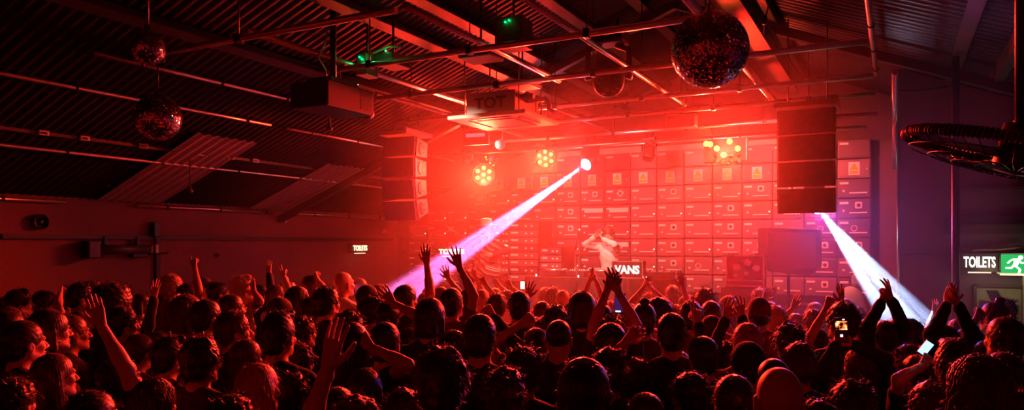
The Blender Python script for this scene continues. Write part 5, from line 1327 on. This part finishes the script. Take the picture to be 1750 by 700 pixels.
def lamp(name, typ, loc, col, e, aim=None, size=.1, ang=60, blend=.5, vol=1., dif=1.):
    l = bpy.data.lights.new(name, typ); l.energy = e; l.color = col
    if typ == 'SPOT': l.spot_size = math.radians(ang); l.spot_blend = blend; l.shadow_soft_size = size
    elif typ == 'AREA': l.size = size; l.shape = 'DISK'
    else: l.shadow_soft_size = size
    o = bpy.data.objects.new(name, l); C.objects.link(o); o.location = loc
    if aim is not None: o.rotation_euler = (Vector(aim)-Vector(loc)).to_track_quat('-Z', 'Y').to_euler()
    return o
RED = (1,.018,.01); RED2 = (1,.095,.08)
for nm, p in (('par_left', pA), ('par_middle', pB), ('par_right', pC)):
    f = Vector(p) + (Vector((0,0,2))-Vector(p)).normalized()*.24
    lamp(nm+'_wash', 'SPOT', f, RED, 3900 if nm != 'par_left' else 3600, aim=(p[0]*.55-.3, 3.0, .4), size=.12, ang=105, blend=.9)
    lamp(nm+'_amber', 'SPOT', f+V3(0,0,-.1), (1,.20,.01), 150, aim=(p[0]*.8, 6, 1.5), size=.1, ang=110, blend=.9)
    lamp(nm+'_fill', 'POINT', f+V3(0,0,.05), (1,.05,.02), 22 if nm != 'par_left' else 42, size=.15)  # added point light near each par, lifting pipes and wall around it
# added spots with no lamp bodies, brightening the cabinets
for x, e in ((-7.6,420),(-5.6,300),(-3.5,300),(-1.5,620)): lamp('cabinet_wash', 'SPOT', (x, 9.9, 3.75), RED2, e, aim=(x+.1, 12, 2.2), size=.15, ang=130, blend=.8)
# beams
nL = dL.cross(V3(0,0,1)).normalized(); mL = nL.cross(dL); nR = dR.cross(V3(0,0,1)).normalized(); mR = nR.cross(dR)
for a, b, e, an in ((0,0,.28,6.4), (.13,.07,.9,1.3), (-.14,-.07,.8,1.4), (.03,.01,.7,1.0), (-.06,-.03,.5,.8)):
    lamp('pink_beam', 'SPOT', SL+dL*.02, (1,.20,.72), 1125000*e, aim=EL+nL*a+mL*b, size=.012, ang=an, blend=.6)
for a, b, e, an in ((0,0,.45,8.0), (.25,.05,1.2,3.4), (-.02,.0,1.3,3.0), (-.27,-.05,1.1,2.8)):
    lamp('white_beam', 'SPOT', SR+dR*.02, (.42,.56,1), 125000*e, aim=ER+nR*a+mR*b, size=.012, ang=an, blend=.6)
lamp('violet_spill', 'SPOT', SR+dR*.1, (.6,.10,1), 160, aim=ER, size=.03, ang=120, blend=1)
lamp('front_fill', 'SPOT', (-3.3, 7.9, 3.72), (1,.45,.33), 420, aim=(-4.5,10.0,1.7), size=.08, ang=66, blend=.8)  # added spot without a lamp body, brightening performers and stage front
lamp('sign_glow', 'POINT', (onw(1672,448).x+.1, WY-.35, onw(1672,448).z-.1), (1,.75,.4), 1.6, size=.1)
lamp('exit_glow', 'POINT', (onw(1745,450).x, WY-.35, onw(1745,450).z-.05), (.5,1,.45), 1.2, size=.1)
lamp('projector_light', 'SPOT', (prx-.12, 5.77, 3.47), (1,.62,.42), 130, aim=(-4.0, 9.0, 3.0), size=.02, ang=42, blend=.5)
sc.cycles.use_denoising = True
sc.cycles.volume_bounces = 1; sc.cycles.max_bounces = 4; sc.cycles.diffuse_bounces = 2; sc.cycles.glossy_bounces = 2; sc.cycles.sample_clamp_indirect = 4
sc.cycles.use_light_tree = True
